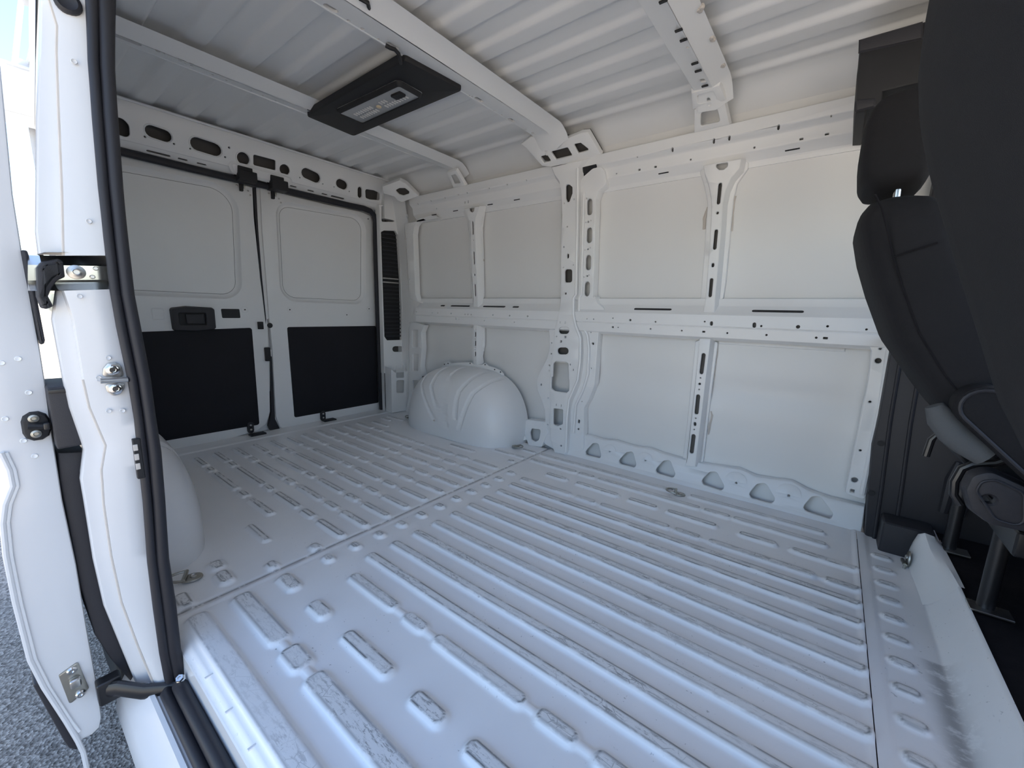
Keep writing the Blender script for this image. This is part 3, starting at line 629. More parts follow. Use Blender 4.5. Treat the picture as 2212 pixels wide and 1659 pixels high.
for k in range(27):
    bz_ = b0+.03+(b1-b0-.06)*k/26; lft = a0+.016+(.012 if bz_ < b0+.3 else 0); t_ = (bz_-b0)/(b1-b0)
    cr_ = sorted(vent[i-1][0]+(bz_-vent[i-1][1])/(vent[i][1]-vent[i-1][1])*(vent[i][0]-vent[i-1][0]) for i in range(len(vent)) if (vent[i-1][1] > bz_) != (vent[i][1] > bz_))
    mb = MB(); ca = (cr_[0]+cr_[-1])/2; P = DF.fn(ca, bz_, -.020)
    mb.box(P, (.012, (cr_[-1]-cr_[0])*.86, .009), rz=math.atan2(DF.a.y, DF.a.x)-math.pi/2, bev=.002)
    o = mb.build('vent_slat', 'trim_plastic' if k not in (14,15) else 'steel', vback)
# return towards the door
mb = MB(); mb.loft([[(.092,.768,z), (.05,.772,z), (.03,.80,z)] for z in (0,.3,.6,.9,1.2,1.5)]); o = mb.build('pillar_return', 'paint'); att(o, dp)
# ================================================================== header over the rear doors
hd = empty('trim_2', (.06,0,1.5)); struct(hd, 'white header beam with oval openings above the rear doors')
HF = Flat((.085,0,1.60), (1,0,-.28))
top = HF.uv([(.115,0,1.685)])[0][1]; bot = HF.uv([(.05,0,1.53)])[0][1]
ol = [(-.95,bot),(.90,bot),(.90,top),(-.95,top)]; s_ = HF.a.y
ol = [(p[0]*s_, p[1]) for p in ol]; ol = ol if area(ol) > 0 else ol[::-1]
pk = HF.pick
def hole_ring(T, pts, r): return fillet(pk(T(pts)), r, 4)
hs = [hole_ring(H3, [(20,240),(180,255),(290,370),(302,540),(240,566),(60,500)], .03)]
for T, a, b, r in ((H3,(652,472),(862,542),.026),(H3,(1375,672),(1655,762),.030),(H4,(1340,622),(1492,692),.029),(H4,(1878,786),(1935,812),.027),(H5,(572,585),(572,680),.016)):
    A, B = pk(T([a, b])); hs.append(pill(A, B, r, 7))
for T, c, r in ((H4,(338,388),.031),(H4,(998,567),.029)): hs.append(circ(pk(T([c]))[0], r, 18))
hs += [hole_ring(H4, [(498,322),(852,415),(852,577),(498,490)], .008), hole_ring(H5, [(658,578),(800,600),(886,640),(886,758),(735,745),(664,720)], .012)]
for T, items in ((H3,[(541,557,9),(1003,670,8),(1262,747,7),(1880,730,9),(1818,880,8)]),(H4,[(1238,690,7),(1604,791,6),(1782,839,6),(2027,911,8)]),(H5,[(405,616,8)])):
    for u, v, r in items: hs.append(circ(pk(T([(u, v)]))[0], r*.00052, 8))
mb = MB(); sheet(mb, HF.fn, ol, hs, .06, 0, .010, .003); o = mb.build('header_face', 'paint'); att(o, hd); hface = o
for h in hs[1:7]:                                       # rolled rims round the openings
    mb = MB(); pts = [HF.fn(a, b, .001) for a, b in offset(h, .005)]; mb.tube(pts+[pts[0], pts[1]], .0028, 6, False); o = mb.build('opening_rim', 'paint', hface)
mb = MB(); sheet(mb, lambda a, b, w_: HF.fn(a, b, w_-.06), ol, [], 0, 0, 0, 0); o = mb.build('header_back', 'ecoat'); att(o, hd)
# lower facet
LF = Flat((.04,0,1.51), (1,0,-1.05)); lt = LF.uv([(.0525,0,1.533)])[0][1]; lb = LF.uv([(.02,0,1.492)])[0][1]
ol2 = [(-.95*s_,lb),(.80*s_,lb),(.80*s_,lt),(-.95*s_,lt)]; ol2 = ol2 if area(ol2) > 0 else ol2[::-1]
hs2 = []
for T, a, b, r in ((H3,(590,740),(930,825),.006),(H3,(1085,880),(1205,908),.005),(H3,(1385,958),(1505,985),.005),(H4,(1095,815),(1180,828),.005),(H4,(1375,880),(1455,897),.005),(H4,(1600,938),(1670,950),.005),(H4,(1755,968),(1940,1005),.007)):
    A, B = LF.pick(T([a, b])); hs2.append(pill((A[0],(lt+lb)/2), (B[0],(lt+lb)/2), r, 4))
mb = MB(); sheet(mb, LF.fn, ol2, hs2, .02, 0, .006, .002); o = mb.build('header_lower', 'paint'); att(o, hd)
mb = MB(); sheet(mb, lambda a, b, w_: LF.fn(a, b, w_-.007), ol2, [], 0, 0, 0, 0); o = mb.build('header_lining', 'ecoat'); att(o, hd)  # dark backing added so the slots read as shaded
mb = MB(); mb.tube([(.118,y,1.688) for y in np.arange(-.95,.86,.05)], .006, 6); o = mb.build('header_lip', 'paint'); att(o, hd)
# raised centre pad behind the latches
mb = MB(); P = [HF.fn(a, b, 0) for a, b in fillet(pk(H4([(110,450),(1090,690),(1060,800),(190,600)])), .02)]; sheet(mb, lambda a, b, w_: HF.fn(a, b, w_+.012), fillet(pk(H4([(110,450),(1090,690),(1060,810),(190,600)])), .02), [], .012, .012, 0, .004); o = mb.build('latch_pad', 'paint'); att(o, hd)
# corner gusset between header, roof and wall
GF = Flat(tuple(px(*H5([(1500,690)])[0], y=.87)), (.55,-.62,-.62))
ol = GF.pick(H5([(930,540),(1200,440),(1300,490),(1510,690),(1240,790),(1170,760),(1120,700),(950,650)]))
mb = MB(); sheet(mb, GF.fn, ol, [fillet(GF.pick(H5([(1132,600),(1200,565),(1290,565),(1358,620),(1350,655),(1265,685),(1200,665)])), .008)], .05, .0, .01, .004); o = mb.build('corner_gusset', 'paint'); att(o, hd)
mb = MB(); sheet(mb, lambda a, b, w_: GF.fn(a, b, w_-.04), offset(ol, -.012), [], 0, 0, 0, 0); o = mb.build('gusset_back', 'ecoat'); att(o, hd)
# ================================================================== rear door seal
sp = [px(u, v, x=.03) for u, v in ((260,327),(330,344),(420,366),(502,385),(560,398),(610,410),(700,431),(760,445),(785,450),(800,456),(808,465),(811,478),(811,520),(812,560),(815,640),(819,740),(822,820),(824,875),(825,886))]
sp = [(.03, -.83, float(sp[0][2])-.012)]+[tuple(p) for p in sp]
mb = MB(); mb.tube(sp, .016, 10, True, (.015,.019)); o = mb.build('door_seal', 'rubber'); tag(o, 'black rubber seal framing the rear doorway', 'seal')
mb = MB(); mb.loft([[(-.015,.80,z),(-.015,.84,z),(.06,.84,z)] for z in (0,.5,1,1.5)]); o = mb.build('rear_jamb', 'rubber'); att(o, dp)
# ================================================================== rear doors
RD = Flat((0,0,0), (1,0,0)); rp = RD.pick; sg = RD.a.y
def W2D(pts): return [(y*sg, z) for y, z in pts]
def ccw(P): return P if area(P) > 0 else P[::-1]
def door(name, label, outline, win, board, extra):
    d = empty(name, (0,.4 if name.endswith('2') else -.4,0)); struct(d, label)
    mb = MB(); sheet(mb, RD.fn, ccw(outline), [ccw(win)], .03, 0, .004, .006); o = mb.build('inner_panel', 'paint'); att(o, d)
    mb = MB(); c = ccw(win); rows = []
    for off, wv in ((0,-.003),(-.006,-.012),(-.016,-.020),(-.024,-.022),(-.05,-.022)): 
        P = offset(c, off); rows.append([RD.fn(a, b, wv) for a, b in P]+[RD.fn(*P[0], wv)])
    mb.loft(rows); P = offset(c, -.05); sheet(mb, lambda a, b, w_: RD.fn(a, b, w_-.022), P, [], 0, 0, 0, 0); o = mb.build('window_blank', 'paint'); att(o, d)
    mb = MB(); L = offset(c, -.024); pts = [RD.fn(a, b, -.0215) for a, b in L]; mb.tube(pts+[pts[0]], .0009, 5, False); o = mb.build('blank_seam', 'trim_plastic'); att(o, d)
    mb = MB(); sheet(mb, lambda a, b, w_: RD.fn(a, b, w_+.0), offset(ccw(board), .006), [ccw(board)], 0, 0, .002, 0); 
    mb = MB(); sheet(mb, lambda a, b, w_: RD.fn(a, b, w_+.005), ccw(board), [], .005, 0, 0, .002); o = mb.build('lower_board', 'board'); att(o, d)
    return d
d1_out = W2D([(-.80,.012)])+[rp([(405,968)])[0], rp([(500,947)])[0], rp([(555,931)])[0], rp([(576,915)])[0], rp([(584,890)])[0], rp([(583,840)])[0], rp([(579,700)])[0], rp([(563,600)])[0], rp([(549,470)])[0], rp([(546,405)])[0], rp([(500,390)])[0], rp([(263,333)])[0]]+W2D([(-.80,1.49)])
d1_win = fillet([rp([(513,404)])[0], rp([(523,646)])[0], rp([(291,637)])[0]]+W2D([(-.69,.86),(-.69,1.38)])+[rp([(264,357)])[0]], [.13,.10,0,.1,.1,0], 9)
rb = [rp([(543.6,708)])[0], rp([(560,917)])[0]]
d1_board = fillet([rb[0], rb[1]]+W2D([(-.72,.06),(-.72,.638)]), .014)
door1 = door('door_1', 'rear door half with the black pull handle and dark lower board', d1_out, d1_win, d1_board, None)
d2_out = [rp([q])[0] for q in ((562,404),(566.5,500),(574,590),(581.4,686),(587.8,748),(596,900),(604,922),(622,932),(640,933),(700,918),(810,891),(819,884),(821,868),(816,790),(812,700),(808,560),(806,480),(800,466),(780,457),(700,440),(620,420))]
d2_win = fillet([rp([q])[0] for q in ((596,433),(607,650),(789,657),(790,467))], [.09,.10,.09,.10], 9)
d2_board = fillet([rp([q])[0] for q in ((620,706.5),(636,901.8),(817.5,869.5),(811.5,704))], .012)
door2 = door('door_2', 'rear door half nearer the wall with a plain dark lower board', d2_out, d2_win, d2_board, None)
def dpart(name, mb, m_, d, label=None):
    o = mb.build(name, m_, None, label=label); att(o, d); return o
# overlap flange of door 2, lock, striker
fl = [rp([q])[0] for q in ((553,404),(566,404),(570,500),(585,686),(580,690),(574,690),(556,500))]
mb = MB(); sheet(mb, lambda a, b, w_: RD.fn(a, b, w_-.012), ccw(fl), [], .02, 0, 0, .002); dpart('overlap_flange', mb, 'paint', door2)
fl = [rp([q])[0] for q in ((578,755),(592,755),(600,905),(612,928),(596,922),(588,880))]
mb = MB(); sheet(mb, lambda a, b, w_: RD.fn(a, b, w_-.012), ccw(fl), [], .02, 0, 0, .002); dpart('overlap_flange', mb, 'paint', door2)
mb = MB(); a, b = rp([(577,765)])[0]; mb.box(RD.fn(a, b, .004), (.03,.030,.085), bev=.006); dpart('lock_body', mb, 'plastic', door2)
mb = MB(); a, b = rp([(583,703)])[0]; mb.lathe([(.016,.0),(.016,.0012),(0,.0012)], RD.fn(a, b, 0), (1,0,0), 18); dpart('round_hole', mb, 'plastic', door2)
for u, v, d in ((626,669,door2),(749,680,door2),(529,669,door1),(341,677,door1),(797,667,door2),(795,473,door2)):
    a, b = rp([(u, v)])[0]; mb = MB(); mb.lathe([(.004,0),(.004,.001),(0,.001)], RD.fn(a, b, .0005), (1,0,0), 10); dpart('screw_hole', mb, 'plastic', d)
    if u not in (795, 749):
        mb = MB(); pts = [RD.fn(a+.018*math.cos(t), b+.018*math.sin(t), 0) for t in np.linspace(0, 2*math.pi, 25)]; mb.tube(pts, .0012, 5, False); dpart('pressed_ring', mb, 'paint', d)
mb = MB(); a, b = rp([(341,677)])[0]; sheet(mb, lambda p, q_, w_: RD.fn(p, q_, w_+.003), rect(a-.022, b-.03, a+.022, b+.024, .005), [], .003, .004, 0, .001); dpart('pressed_pad', mb, 'paint', door1)
mb = MB(); P = [rp([q])[0] for q in ((477,667),(517,667.5),(519.5,687),(480,687))]; sheet(mb, lambda p, q_, w_: RD.fn(p, q_, w_+.0008), fillet(ccw(P), .006), [], .001, 0, 0, 0); dpart('access_hole', mb, 'plastic', door1)
# handle: frame with a recessed cup and a pull bar
HP = fillet(ccw([rp([q])[0] for q in ((367,666),(400,662.5),(460,666),(464,710),(425,714.5),(374,713))]), .012)
HC = fillet(ccw([rp([q])[0] for q in ((383,676),(441,676),(443,701),(386,701))]), .006)
mb = MB(); sheet(mb, lambda a, b, w_: RD.fn(a, b, w_+.028), HP, [HC], .028, .004, .02, .006); hfr = dpart('handle_frame', mb, 'trim_plastic', door1, 'black plastic handle surround')
mb = MB(); sheet(mb, lambda a, b, w_: RD.fn(a, b, w_+.008), offset(HC, .003), [], 0, 0, 0, 0); mb.build('handle_cup', 'plastic', hfr)
mb = MB(); P = fillet(ccw([rp([q])[0] for q in ((398,678),(438,678),(440,699),(402,699))]), .004); sheet(mb, lambda a, b, w_: RD.fn(a, b, w_+.022), P, [], .012, 0, 0, .003); mb.build('pull_lever', 'trim_plastic', hfr)
# black strips stand in for the shaded gap between the doors
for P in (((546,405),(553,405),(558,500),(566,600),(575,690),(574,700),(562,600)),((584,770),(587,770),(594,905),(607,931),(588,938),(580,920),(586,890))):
    mb = MB(); sheet(mb, lambda a, b, w_: RD.fn(a, b, w_+.001), ccw([rp([q])[0] for q in P]), [], .02, 0, 0, 0); dpart('gap_strip', mb, 'rubber', door1)
# top latches
for (u, v), d in (((523,391),door1),((591,409),door2)):
    a, b = rp([(u, v)])[0]; yy = a*sg; mb = MB(); mb.box((.055,yy,b+.01), (.08,.092,.056), bev=.006); mb.box((.05,yy-.01,b+.045), (.075,.072,.024), bev=.004); lb_ = dpart('latch_body', mb, 'plastic', d)
    mb = MB(); mb.box((.012,yy-.012,b-.036), (.02,.016,.045), bev=.003); mb.build('latch_tongue', 'plastic', lb_)
    mb = MB(); mb.box((.008,yy+.006,b-.026), (.01,.008,.03), bev=.001); mb.build('latch_plate', 'steel', lb_)
    for dy, dz in ((.026,-.048),(.036,-.068),(-.03,-.03)):
        mb = MB(); mb.lathe([(.005,0),(.005,.003),(.003,.004),(0,.004)], (.0,yy+dy,b+dz), (1,0,0), 12); mb.build('bolt', 'steel', lb_)
# bottom latches
for (u, v), d in (((541,930),door1),((697,904),door2)):
    a, b = rp([(u, v)])[0]; yy = a*sg
    mb = MB(); sheet(mb, lambda p, q_, w_: RD.fn(p, q_, w_+.012), pill((a, b+.002), (a, b+.038), .018), [], .012, 0, 0, .003); lb_ = dpart('latch_plate', mb, 'trim_plastic', d)
    for dz in (.008,.036): mb = MB(); mb.lathe([(.006,0),(.006,.003),(.003,.005),(0,.005)], (.012,yy,b+dz), (1,0,0), 12); mb.build('bolt', 'steel', lb_)
    mb = MB(); mb.box((.05,yy+.02,.006), (.05,.085,.018), bev=.004); dpart('striker_base', mb, 'plastic', d)
mb = MB(); a, b = rp([(562,703)])[0]; mb.box(RD.fn(a, b, .004), (.018,.03,.045), bev=.004); mb.box(RD.fn(a, b+.004, .010), (.016,.012,.012), bev=.002); dpart('striker', mb, 'plastic', door1)
for u, v in ((641,922),(650,920)): a, b = rp([(u, v)])[0]; mb = MB(); mb.lathe([(.006,0),(.006,.002),(0,.002)], RD.fn(a, b, .001), (1,0,0), 12); dpart('plug', mb, 'steel', door2)
a, b = rp([(640,929)])[0]; mb = MB(); sheet(mb, lambda p, q_, w_: RD.fn(p, q_, w_+.002), pill((a, b-.008), (a, b+.008), .010), [], .002, 0, 0, .001); dpart('drain_hole', mb, 'plastic', door2)
# outside of the rear doors shuts out the daylight
mb = MB(); mb.box((-.06,.04,.72), (.05,1.80,2.10)); dpart('outer_light_stop', mb, 'exterior', door2)
# ================================================================== ceiling
ZR = 1.702; YC = -.04
def corr(y):
    """ribbed roof profile"""
    t = ((y-.115)/.166)%1.0
    up = .015
    if t < .15: return up*(1-sstep(t/.15))
    if t < .50: return 0.0
    if t < .55: return up*sstep((t-.50)/.05)
    return up
yy = list(np.arange(-.80,.815,.0055)); rows = []
for x in [.03]+list(np.arange(.1,2.30,.2))+list(np.arange(2.32,3.45,.03)):
    ye = -.845-.055*min(x, 1.7); row = [(x,ye,1.50),(x,ye+.004,1.56),(x,ye+.014,1.61),(x,ye+.026,1.65),(x,-.815,1.680)]
    for y in yy:
        h = float(corr(y)); cy = .018*(1-((y-YC)/.85)**2)
        if x > 2.36:
            k = float(sstep((x-2.40)/.035)*sstep((.345-y)/.04)*(1 if True else 0)); 
            if x < 2.46 and y > .27:                      # rounded corner of the pressed panel
                dd = math.hypot(max(0, 2.47-x), max(0, y-.27)); k *= float(sstep((.085-dd)/.035+.2))
            h = h*(1-k)+.018*k
        row.append((x, y, ZR+h+cy-.012))
    row += [(x,.835,1.690),(x,.865,1.660),(x,.895,1.622),(x,.925,1.588),(x,.94,1.56),(x,.955,1.50)]
    rows.append(row)
mb = MB(); mb.loft(rows); ceil = mb.build('ceiling', 'paint', None, 50, weld=0); struct(ceil, 'white ribbed steel roof panel with cross bows')
mb = MB(); mb.box((1.7,.09,1.775), (3.6,1.84,.03)); mb.build('roof_light_stop', 'exterior', ceil)  # unseen slab added to keep daylight from leaking past the ceiling
def cpart(name, mb, m_='paint', sharp=32):
    o = mb.build(name, m_, None, sharp); o.parent = ceil; return o
def bow(prof, y0, y1, holes_fn, face, end_drop=True):
    """cross bow: folded strip prof (x,z) from y0 to y1; one facet carries the holes"""
    mb = MB(); ys2 = list(np.linspace(y0, y1-.09, 12))+([y1-.06,y1-.03,y1] if end_drop else [y1])
    def dz(y): 
        t = (y-(y1-.09))/.09; return -.05*t*t if (t > 0 and end_drop) else .004*(1-((y-YC)/.85)**2)
    rows = [[(x, y, z+dz(y)) for x, z in prof] for y in ys2]
    (xa, za), (xb, zb) = prof[face], prof[face+1]
    for i in range(len(prof)-1):
        if i == face: continue
        mb.loft([[r[i], r[i+1]] for r in rows])
    L = math.hypot(xb-xa, zb-za)
    def fn(a, b, w_): return (xa+(xb-xa)*b/L-(zb-za)/L*w_*-1*-1, a, za+(zb-za)*b/L+dz(a)-w_*abs(xb-xa)/L)
    def pk_(pts):
        out = []
        n_ = Vector((zb-za, 0, -(xb-xa))).normalized(); o_ = Vector((xa, 0, za+.003))
        for u_, v_ in pts:
            d = Vector(ray(u_, v_)); c = Vector(CAM); p = c+d*((o_-c).dot(n_)/d.dot(n_)); out.append((p.y, (Vector((p.x, 0, p.z))-Vector((xa, 0, za))).length))
        return out
    sheet(mb, fn, [(y0,0),(y1,0),(y1,L),(y0,L)], holes_fn(pk_, L), 0, 0, .008, 0, None, ()) if not end_drop else sheet(mb, fn, [(y0,0)]+[(y,0) for y in ys2[-4:]]+[(y,L) for y in ys2[-4:][::-1]]+[(y0,L)], holes_fn(pk_, L), 0, 0, .008, 0)
    return cpart('roof_bow', mb)
def clampL(h, L): return h
def bow_holes(T, pills_, dots_):
    def f(pk_, L):
        out = []
        for u0, v0, u1, v1, r in pills_:
            a, b = pk_(T([(u0, v0), (u1, v1)])); m_ = lambda p: (p[0], min(max(p[1], r+.006), L-r-.006)); out.append(pill(m_(a), m_(b), r))
        for u, v, r in dots_:
            a = pk_(T([(u, v)]))[0]; out.append(circ((a[0], min(max(a[1], r+.004), L-r-.004)), r, 8))
        return out
    return f
TA = Z(560,0,3.3515); TB = Z(240,0,3.95)
bowC = bow([(1.455,1.672),(1.468,1.648),(1.560,1.640),(1.600,1.662),(1.632,1.668)], -.90, .78, bow_holes(TA, [(460,65,515,95,.011),(910,335,970,362,.011),(1552,718,1588,738,.010),(1788,868,1812,880,.010)],
    [(627,162,.006),(729,221,.007),(848,293,.004),(1690,804,.006),(1738,836,.004),(1898,940,.006),(1937,968,.008),(2015,1024,.007),(1515,694,.003),(1530,705,.004),(1955,978,.004)]), 1)
bowR = bow([(.735,1.668),(.745,1.650),(.805,1.644),(.850,1.662),(.870,1.670)], -.90, .88, bow_holes(TB, [(10,375,165,432,.012)], [(330,498,.007),(390,515,.003),(528,562,.006),(572,577,.004),(630,599,.006),(820,664,.005),(944,708,.005),(1164,788,.004),(1273,827,.006),(1386,869,.006)]), 1)
bowF = bow([(2.205,1.668),(2.218,1.650),(2.285,1.642),(2.318,1.658),(2.345,1.668)], -.90, .80, bow_holes(T8, [(1172,634,1178,644,.010),(1225,738,1235,750,.007)], [(1052,378,.006),(1185,660,.004)]), 1)
# slots in the front bow
for u, v in ((982,233),(1021,311),(1110,498),(1137,558),(1190,678),(858,2)):
    p = px(*T8([(u, v)])[0], z=1.6445); mb = MB(); mb.box((p[0], p[1], p[2]-.003), (.022,.010,.004), bev=.001, rz=math.radians(0)); cpart('bow_slot', mb, 'plastic')
# bow feet: open straps down to the rail
def foot(x0, x1, y0, z0, y1, z1, wy=.03):
    FP = Flat(((x0+x1)/2, (y0+y1)/2, (z0+z1)/2), (0, -(z0-z1), -(y1-y0)), up=(1,0,0)); 
    C4 = FP.uv([(x0,y0,z0),(x1,y0,z0),(x1+.012,y1,z1),(x0-.012,y1,z1)]); C4 = ccw(C4); c = Vector(((C4[0][0]+C4[2][0])/2, (C4[0][1]+C4[2][1])/2))
    hole = [tuple(c+(Vector(p)-c)*.56) for p in C4]; mb = MB(); sheet(mb, FP.fn, C4, [fillet(hole, .008)], .02, .004, .008, .003); cpart('bow_foot', mb)
foot(2.21, 2.31, .72, 1.640, .79, 1.612); foot(2.205, 2.315, .795, 1.612, .862, 1.55); foot(.755, .835, .80, 1.625, .868, 1.552)
# big gusset at the middle pillar
GP = Flat((1.58,.80,1.595), (.12,-.72,-.68))
go = ccw(GP.pick(T1([(75,262),(20,220),(110,150),(270,165),(345,150),(440,170),(575,115),(640,110),(762,320),(610,370),(290,430),(215,420)])))
gh = [fillet(ccw(GP.pick(T1(q))), .006) for q in ([(220,222),(300,215),(340,240),(265,262)],[(297,290),(450,250),(495,325),(345,362)],[(505,222),(570,208),(655,275),(550,305)],[(195,335),(262,318),(300,375),(235,392)])]
mb = MB(); sheet(mb, GP.fn, go, gh, .035, .0, .012, .005); cpart('pillar_gusset', mb)
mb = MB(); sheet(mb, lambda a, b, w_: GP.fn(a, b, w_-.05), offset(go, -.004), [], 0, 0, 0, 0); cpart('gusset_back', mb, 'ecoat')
# the bows stand off the ribs on little dabs of sealant
for T, pts in ((TA, [(745,45),(1055,240),(1170,325),(1305,410),(1520,550),(1700,670),(1785,735)]), (TB, [(430,385),(850,545),(1235,690),(1570,825)]), (T8, [(1155,65),(1243,310),(1325,520),(1115,705)])):
    for u, v in pts:
        p = px(*T([(u, v)])[0], z=1.668); mb = MB()
        for k in range(3): mb.lathe([(0,-.006),(.006,-.003),(.008,.002),(.005,.01)], (p[0]+random.uniform(-.006,.006), p[1]+random.uniform(-.008,.008), p[2]-.002), (0,0,1), 8)
        cpart('sealant_dab', mb, 'sealant')
# cable loop over the middle bow
q = [px(*TA([c])[0], z=zv) for c, zv in (((690,-30),1.665),((740,-5),1.655),((785,20),1.650),((795,60),1.655),((780,75),1.668))]
mb = MB(); mb.tube(q, .006, 8); cpart('cable', mb, 'plastic')
# ================================================================== dome lamp
LC = [px(u, v, z=1.632) for u, v in ((662,252),(764,295),(1000,196),(874,130))]
lz = 1.632; lx0, lx1 = .955, 1.50; ly0, ly1 = -.115, .165
lamp = empty('ceiling_lamp', ((lx0+lx1)/2,(ly0+ly1)/2,1.668)); tag(lamp, 'black rectangular ceiling lamp with a grey ribbed lens', 'lamp')
P0 = fillet([(LC[0][0],LC[0][1]),(LC[1][0],LC[1][1]),(LC[2][0],LC[2][1]),(LC[3][0],LC[3][1])], .015); P0 = ccw(P0)
cx, cy = np.mean([p[0] for p in P0]), np.mean([p[1] for p in P0])
lensP = ccw(fillet([tuple(px(u, v, z=1.616)[:2]) for u, v in ((733,247),(783,268),(907,212),(862,187))], .010))
def lf(a, b, w_): return (a, b, lz-w_)
mb = MB(); sheet(mb, lf, P0, [offset(lensP, .012)], .030, .0, 0, .005)
rows = []
for off, wv in ((.012,0),(.008,.010),(.001,.016),(0,.012)): Q = offset(lensP, off); rows.append([lf(a, b, wv) for a, b in Q]+[lf(*Q[0], wv)])
mb.loft(rows); o = mb.build('housing', 'plastic'); att(o, lamp)
mb = MB(); sheet(mb, lambda a, b, w_: lf(a, b, w_+.012), lensP, [], .01, 0, 0, .002); o = mb.build('lens', 'lens'); att(o, lamp); lens = o
ax_ = (Vector(lensP[0])-Vector(lensP[0])); A = px(755,252,z=1.62); Bv = px(895,190,z=1.62)
def lpt(s, t): 
    c = [Vector(px(u, v, z=1.618)) for u, v in ((733,247),(783,268),(907,212),(862,187))]; return (c[0]*(1-t)+c[1]*t)*(1-s)+(c[3]*(1-t)+c[2]*t)*s
for k in range(20):
    for t in (.38,.66):
        s = .14+.76*k/19
        if (t < .5 and k > 13) or (abs(s-.5) < .05): continue
        c = lpt(s, t); mb = MB(); mb.box((c.x, c.y, c.z+.0005), (.007,.019,.003), bev=.001); o = mb.build('lens_rib', 'lens_rib', lens)
c = lpt(.5,.52); mb = MB(); mb.lathe([(.011,.002),(.011,-.001),(.007,-.003),(0,-.003)], c, (0,0,1), 16); o = mb.build('bulb_boss', 'amber', lens)
c = lpt(.87,.36); mb = MB(); mb.box((c.x, c.y, c.z-.003), (.055,.032,.010), bev=.004, rz=math.radians(3)); o = mb.build('switch', 'plastic', lens)
q = [px(u, v, z=zv) for u, v, zv in ((833,98,1.642),(842,103,1.638),(853,107,1.632),(861,116,1.627),(864,128,1.626),(866,136,1.634))]
mb = MB(); mb.tube(q, .0065, 8); o = mb.build('cable', 'plastic'); att(o, lamp)
# ================================================================== doorway on the near side
wl = empty('wall_left', (.8,-1.0,0)); struct(wl, 'white body side and door pillar on the near side of the van')
def lpart(name, mb, m_='paint', sharp=32, label=None):
    o = mb.build(name, m_, None, sharp, label=label); att(o, wl); return o
JX = 1.655
L1u = [(187,-60),(187,0),(188.6,101),(200,253),(212.6,405),(223,501),(227,552)]
L2u = [(109,-60),(109,0),(126,56),(125,114),(129,228),(137,418),(140,552)]
L3u = [(90,-60),(88,0),(86,101),(80,253),(79,405),(78,501),(84,550)]
L1d = [(235,625),(253,716),(276,820),(286,851),(293.6,952),(304,1023),(311,1104),(319,1210),(332,1310),(346,1407),(357,1480)]
L2d = [(138,628),(160,690),(182,820),(196,880),(231,962),(222,1015),(227,1090),(243,1200),(265,1300),(301,1396),(334,1475)]
L3d = [(121.5,625),(113,690),(137,820),(150,880),(182,972),(174.7,1035),(184,1090),(203,1210),(226,1310),(263,1400),(294,1475)]
def lerp(a, b, t): return (a[0]*(1-t)+b[0]*t, a[1]*(1-t)+b[1]*t)
def dense(L, n=6):
    out = []
    for i in range(len(L)-1):
        for k in range(n): out.append(lerp(L[i], L[i+1], k/n))
    return out+[L[-1]]
def jamb(A, B, Cc, name):
    rows = []
    for a, b, c in zip(dense(A), dense(B), dense(Cc)):
        vm = a[1]; pa = px(a[0], a[1], x=JX); pb = px(b[0], b[1], x=JX-.012); pb2 = px(b[0]-6, b[1], x=JX-.040); pc = px(c[0]+4, c[1], x=JX-.044); pd = px(c[0], c[1], x=JX-.050)
        pm = px(lerp(a, b, .5)[0], lerp(a, b, .5)[1], x=JX-.003)
        rows.append([(JX-.02, pa[1]+.03, pa[2]), pa, pm, pb, pb2, pc, pd, (JX-.06, pd[1]-.001, pd[2]), (JX-.075, pd[1]+.002, pd[2]), (JX-.6, pd[1]+.045, pd[2]), (.0, pd[1]+.10, pd[2])])
    mb = MB(); mb.loft(rows); return lpart(name, mb, 'paint_gloss', 40)
jamb(L1u, L2u, L3u, 'upper_jamb'); jamb(L1d, L2d, L3d, 'lower_jamb')
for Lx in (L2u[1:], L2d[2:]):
    mb = MB(); mb.tube([px(u-3, v, x=JX-.016) for u, v in dense(Lx, 3)], .0022, 6); lpart('crease_shade', mb, 'sealant')  # darker bead along the step stands in for its shadow line
# top and bottom caps of the jambs at the door track
mb = MB(); P = [px(u, v, x=JX-.01) for u, v in ((227,552),(180,548),(140,545),(100,545),(84,550))]; mb.loft([[tuple(p) for p in P], [(p[0]-.06, p[1], p[2]+.004) for p in P]]); lpart('track_lip', mb, 'rubber')
# inner lining that closes the van behind the pillar
mb = MB(); mb.loft([[(JX-.02,-.885+.0*z,z),(JX-.25,-.915,z),(.75,-.885,z),(.02,-.845,z)] for z in (-.05,.4,.8,1.2,1.62)]); lpart('inner_lining', mb, 'paint')
mb = MB(); mb.loft([[(x,-1.0,1.40),(x,-.93,1.44),(x,-.93,1.56),(x,-1.0,1.64)] for x in (1.6,3.4)]); lpart('door_header', mb, 'paint')
# small weld marks on the jamb
for u, v in ((160,133),(192,478),(172,640),(213,816),(247,815),(235,888),(265,887),(215,820),(234,773)):
    p = px(u, v, x=JX+.001); mb = MB(); mb.lathe([(.0045,0),(.0038,.0016),(.002,.0008),(0,.0006)], p, (1,-.1,0), 12); lpart('weld_mark', mb, 'paint_gloss')
p = px(147,8,x=JX-.005); mb = MB(); mb.lathe([(.018,0),(.018,.006),(.013,.009),(.009,.007),(0,.007)], p, (1,-.2,0), 20); lpart('grommet', mb, 'rubber')
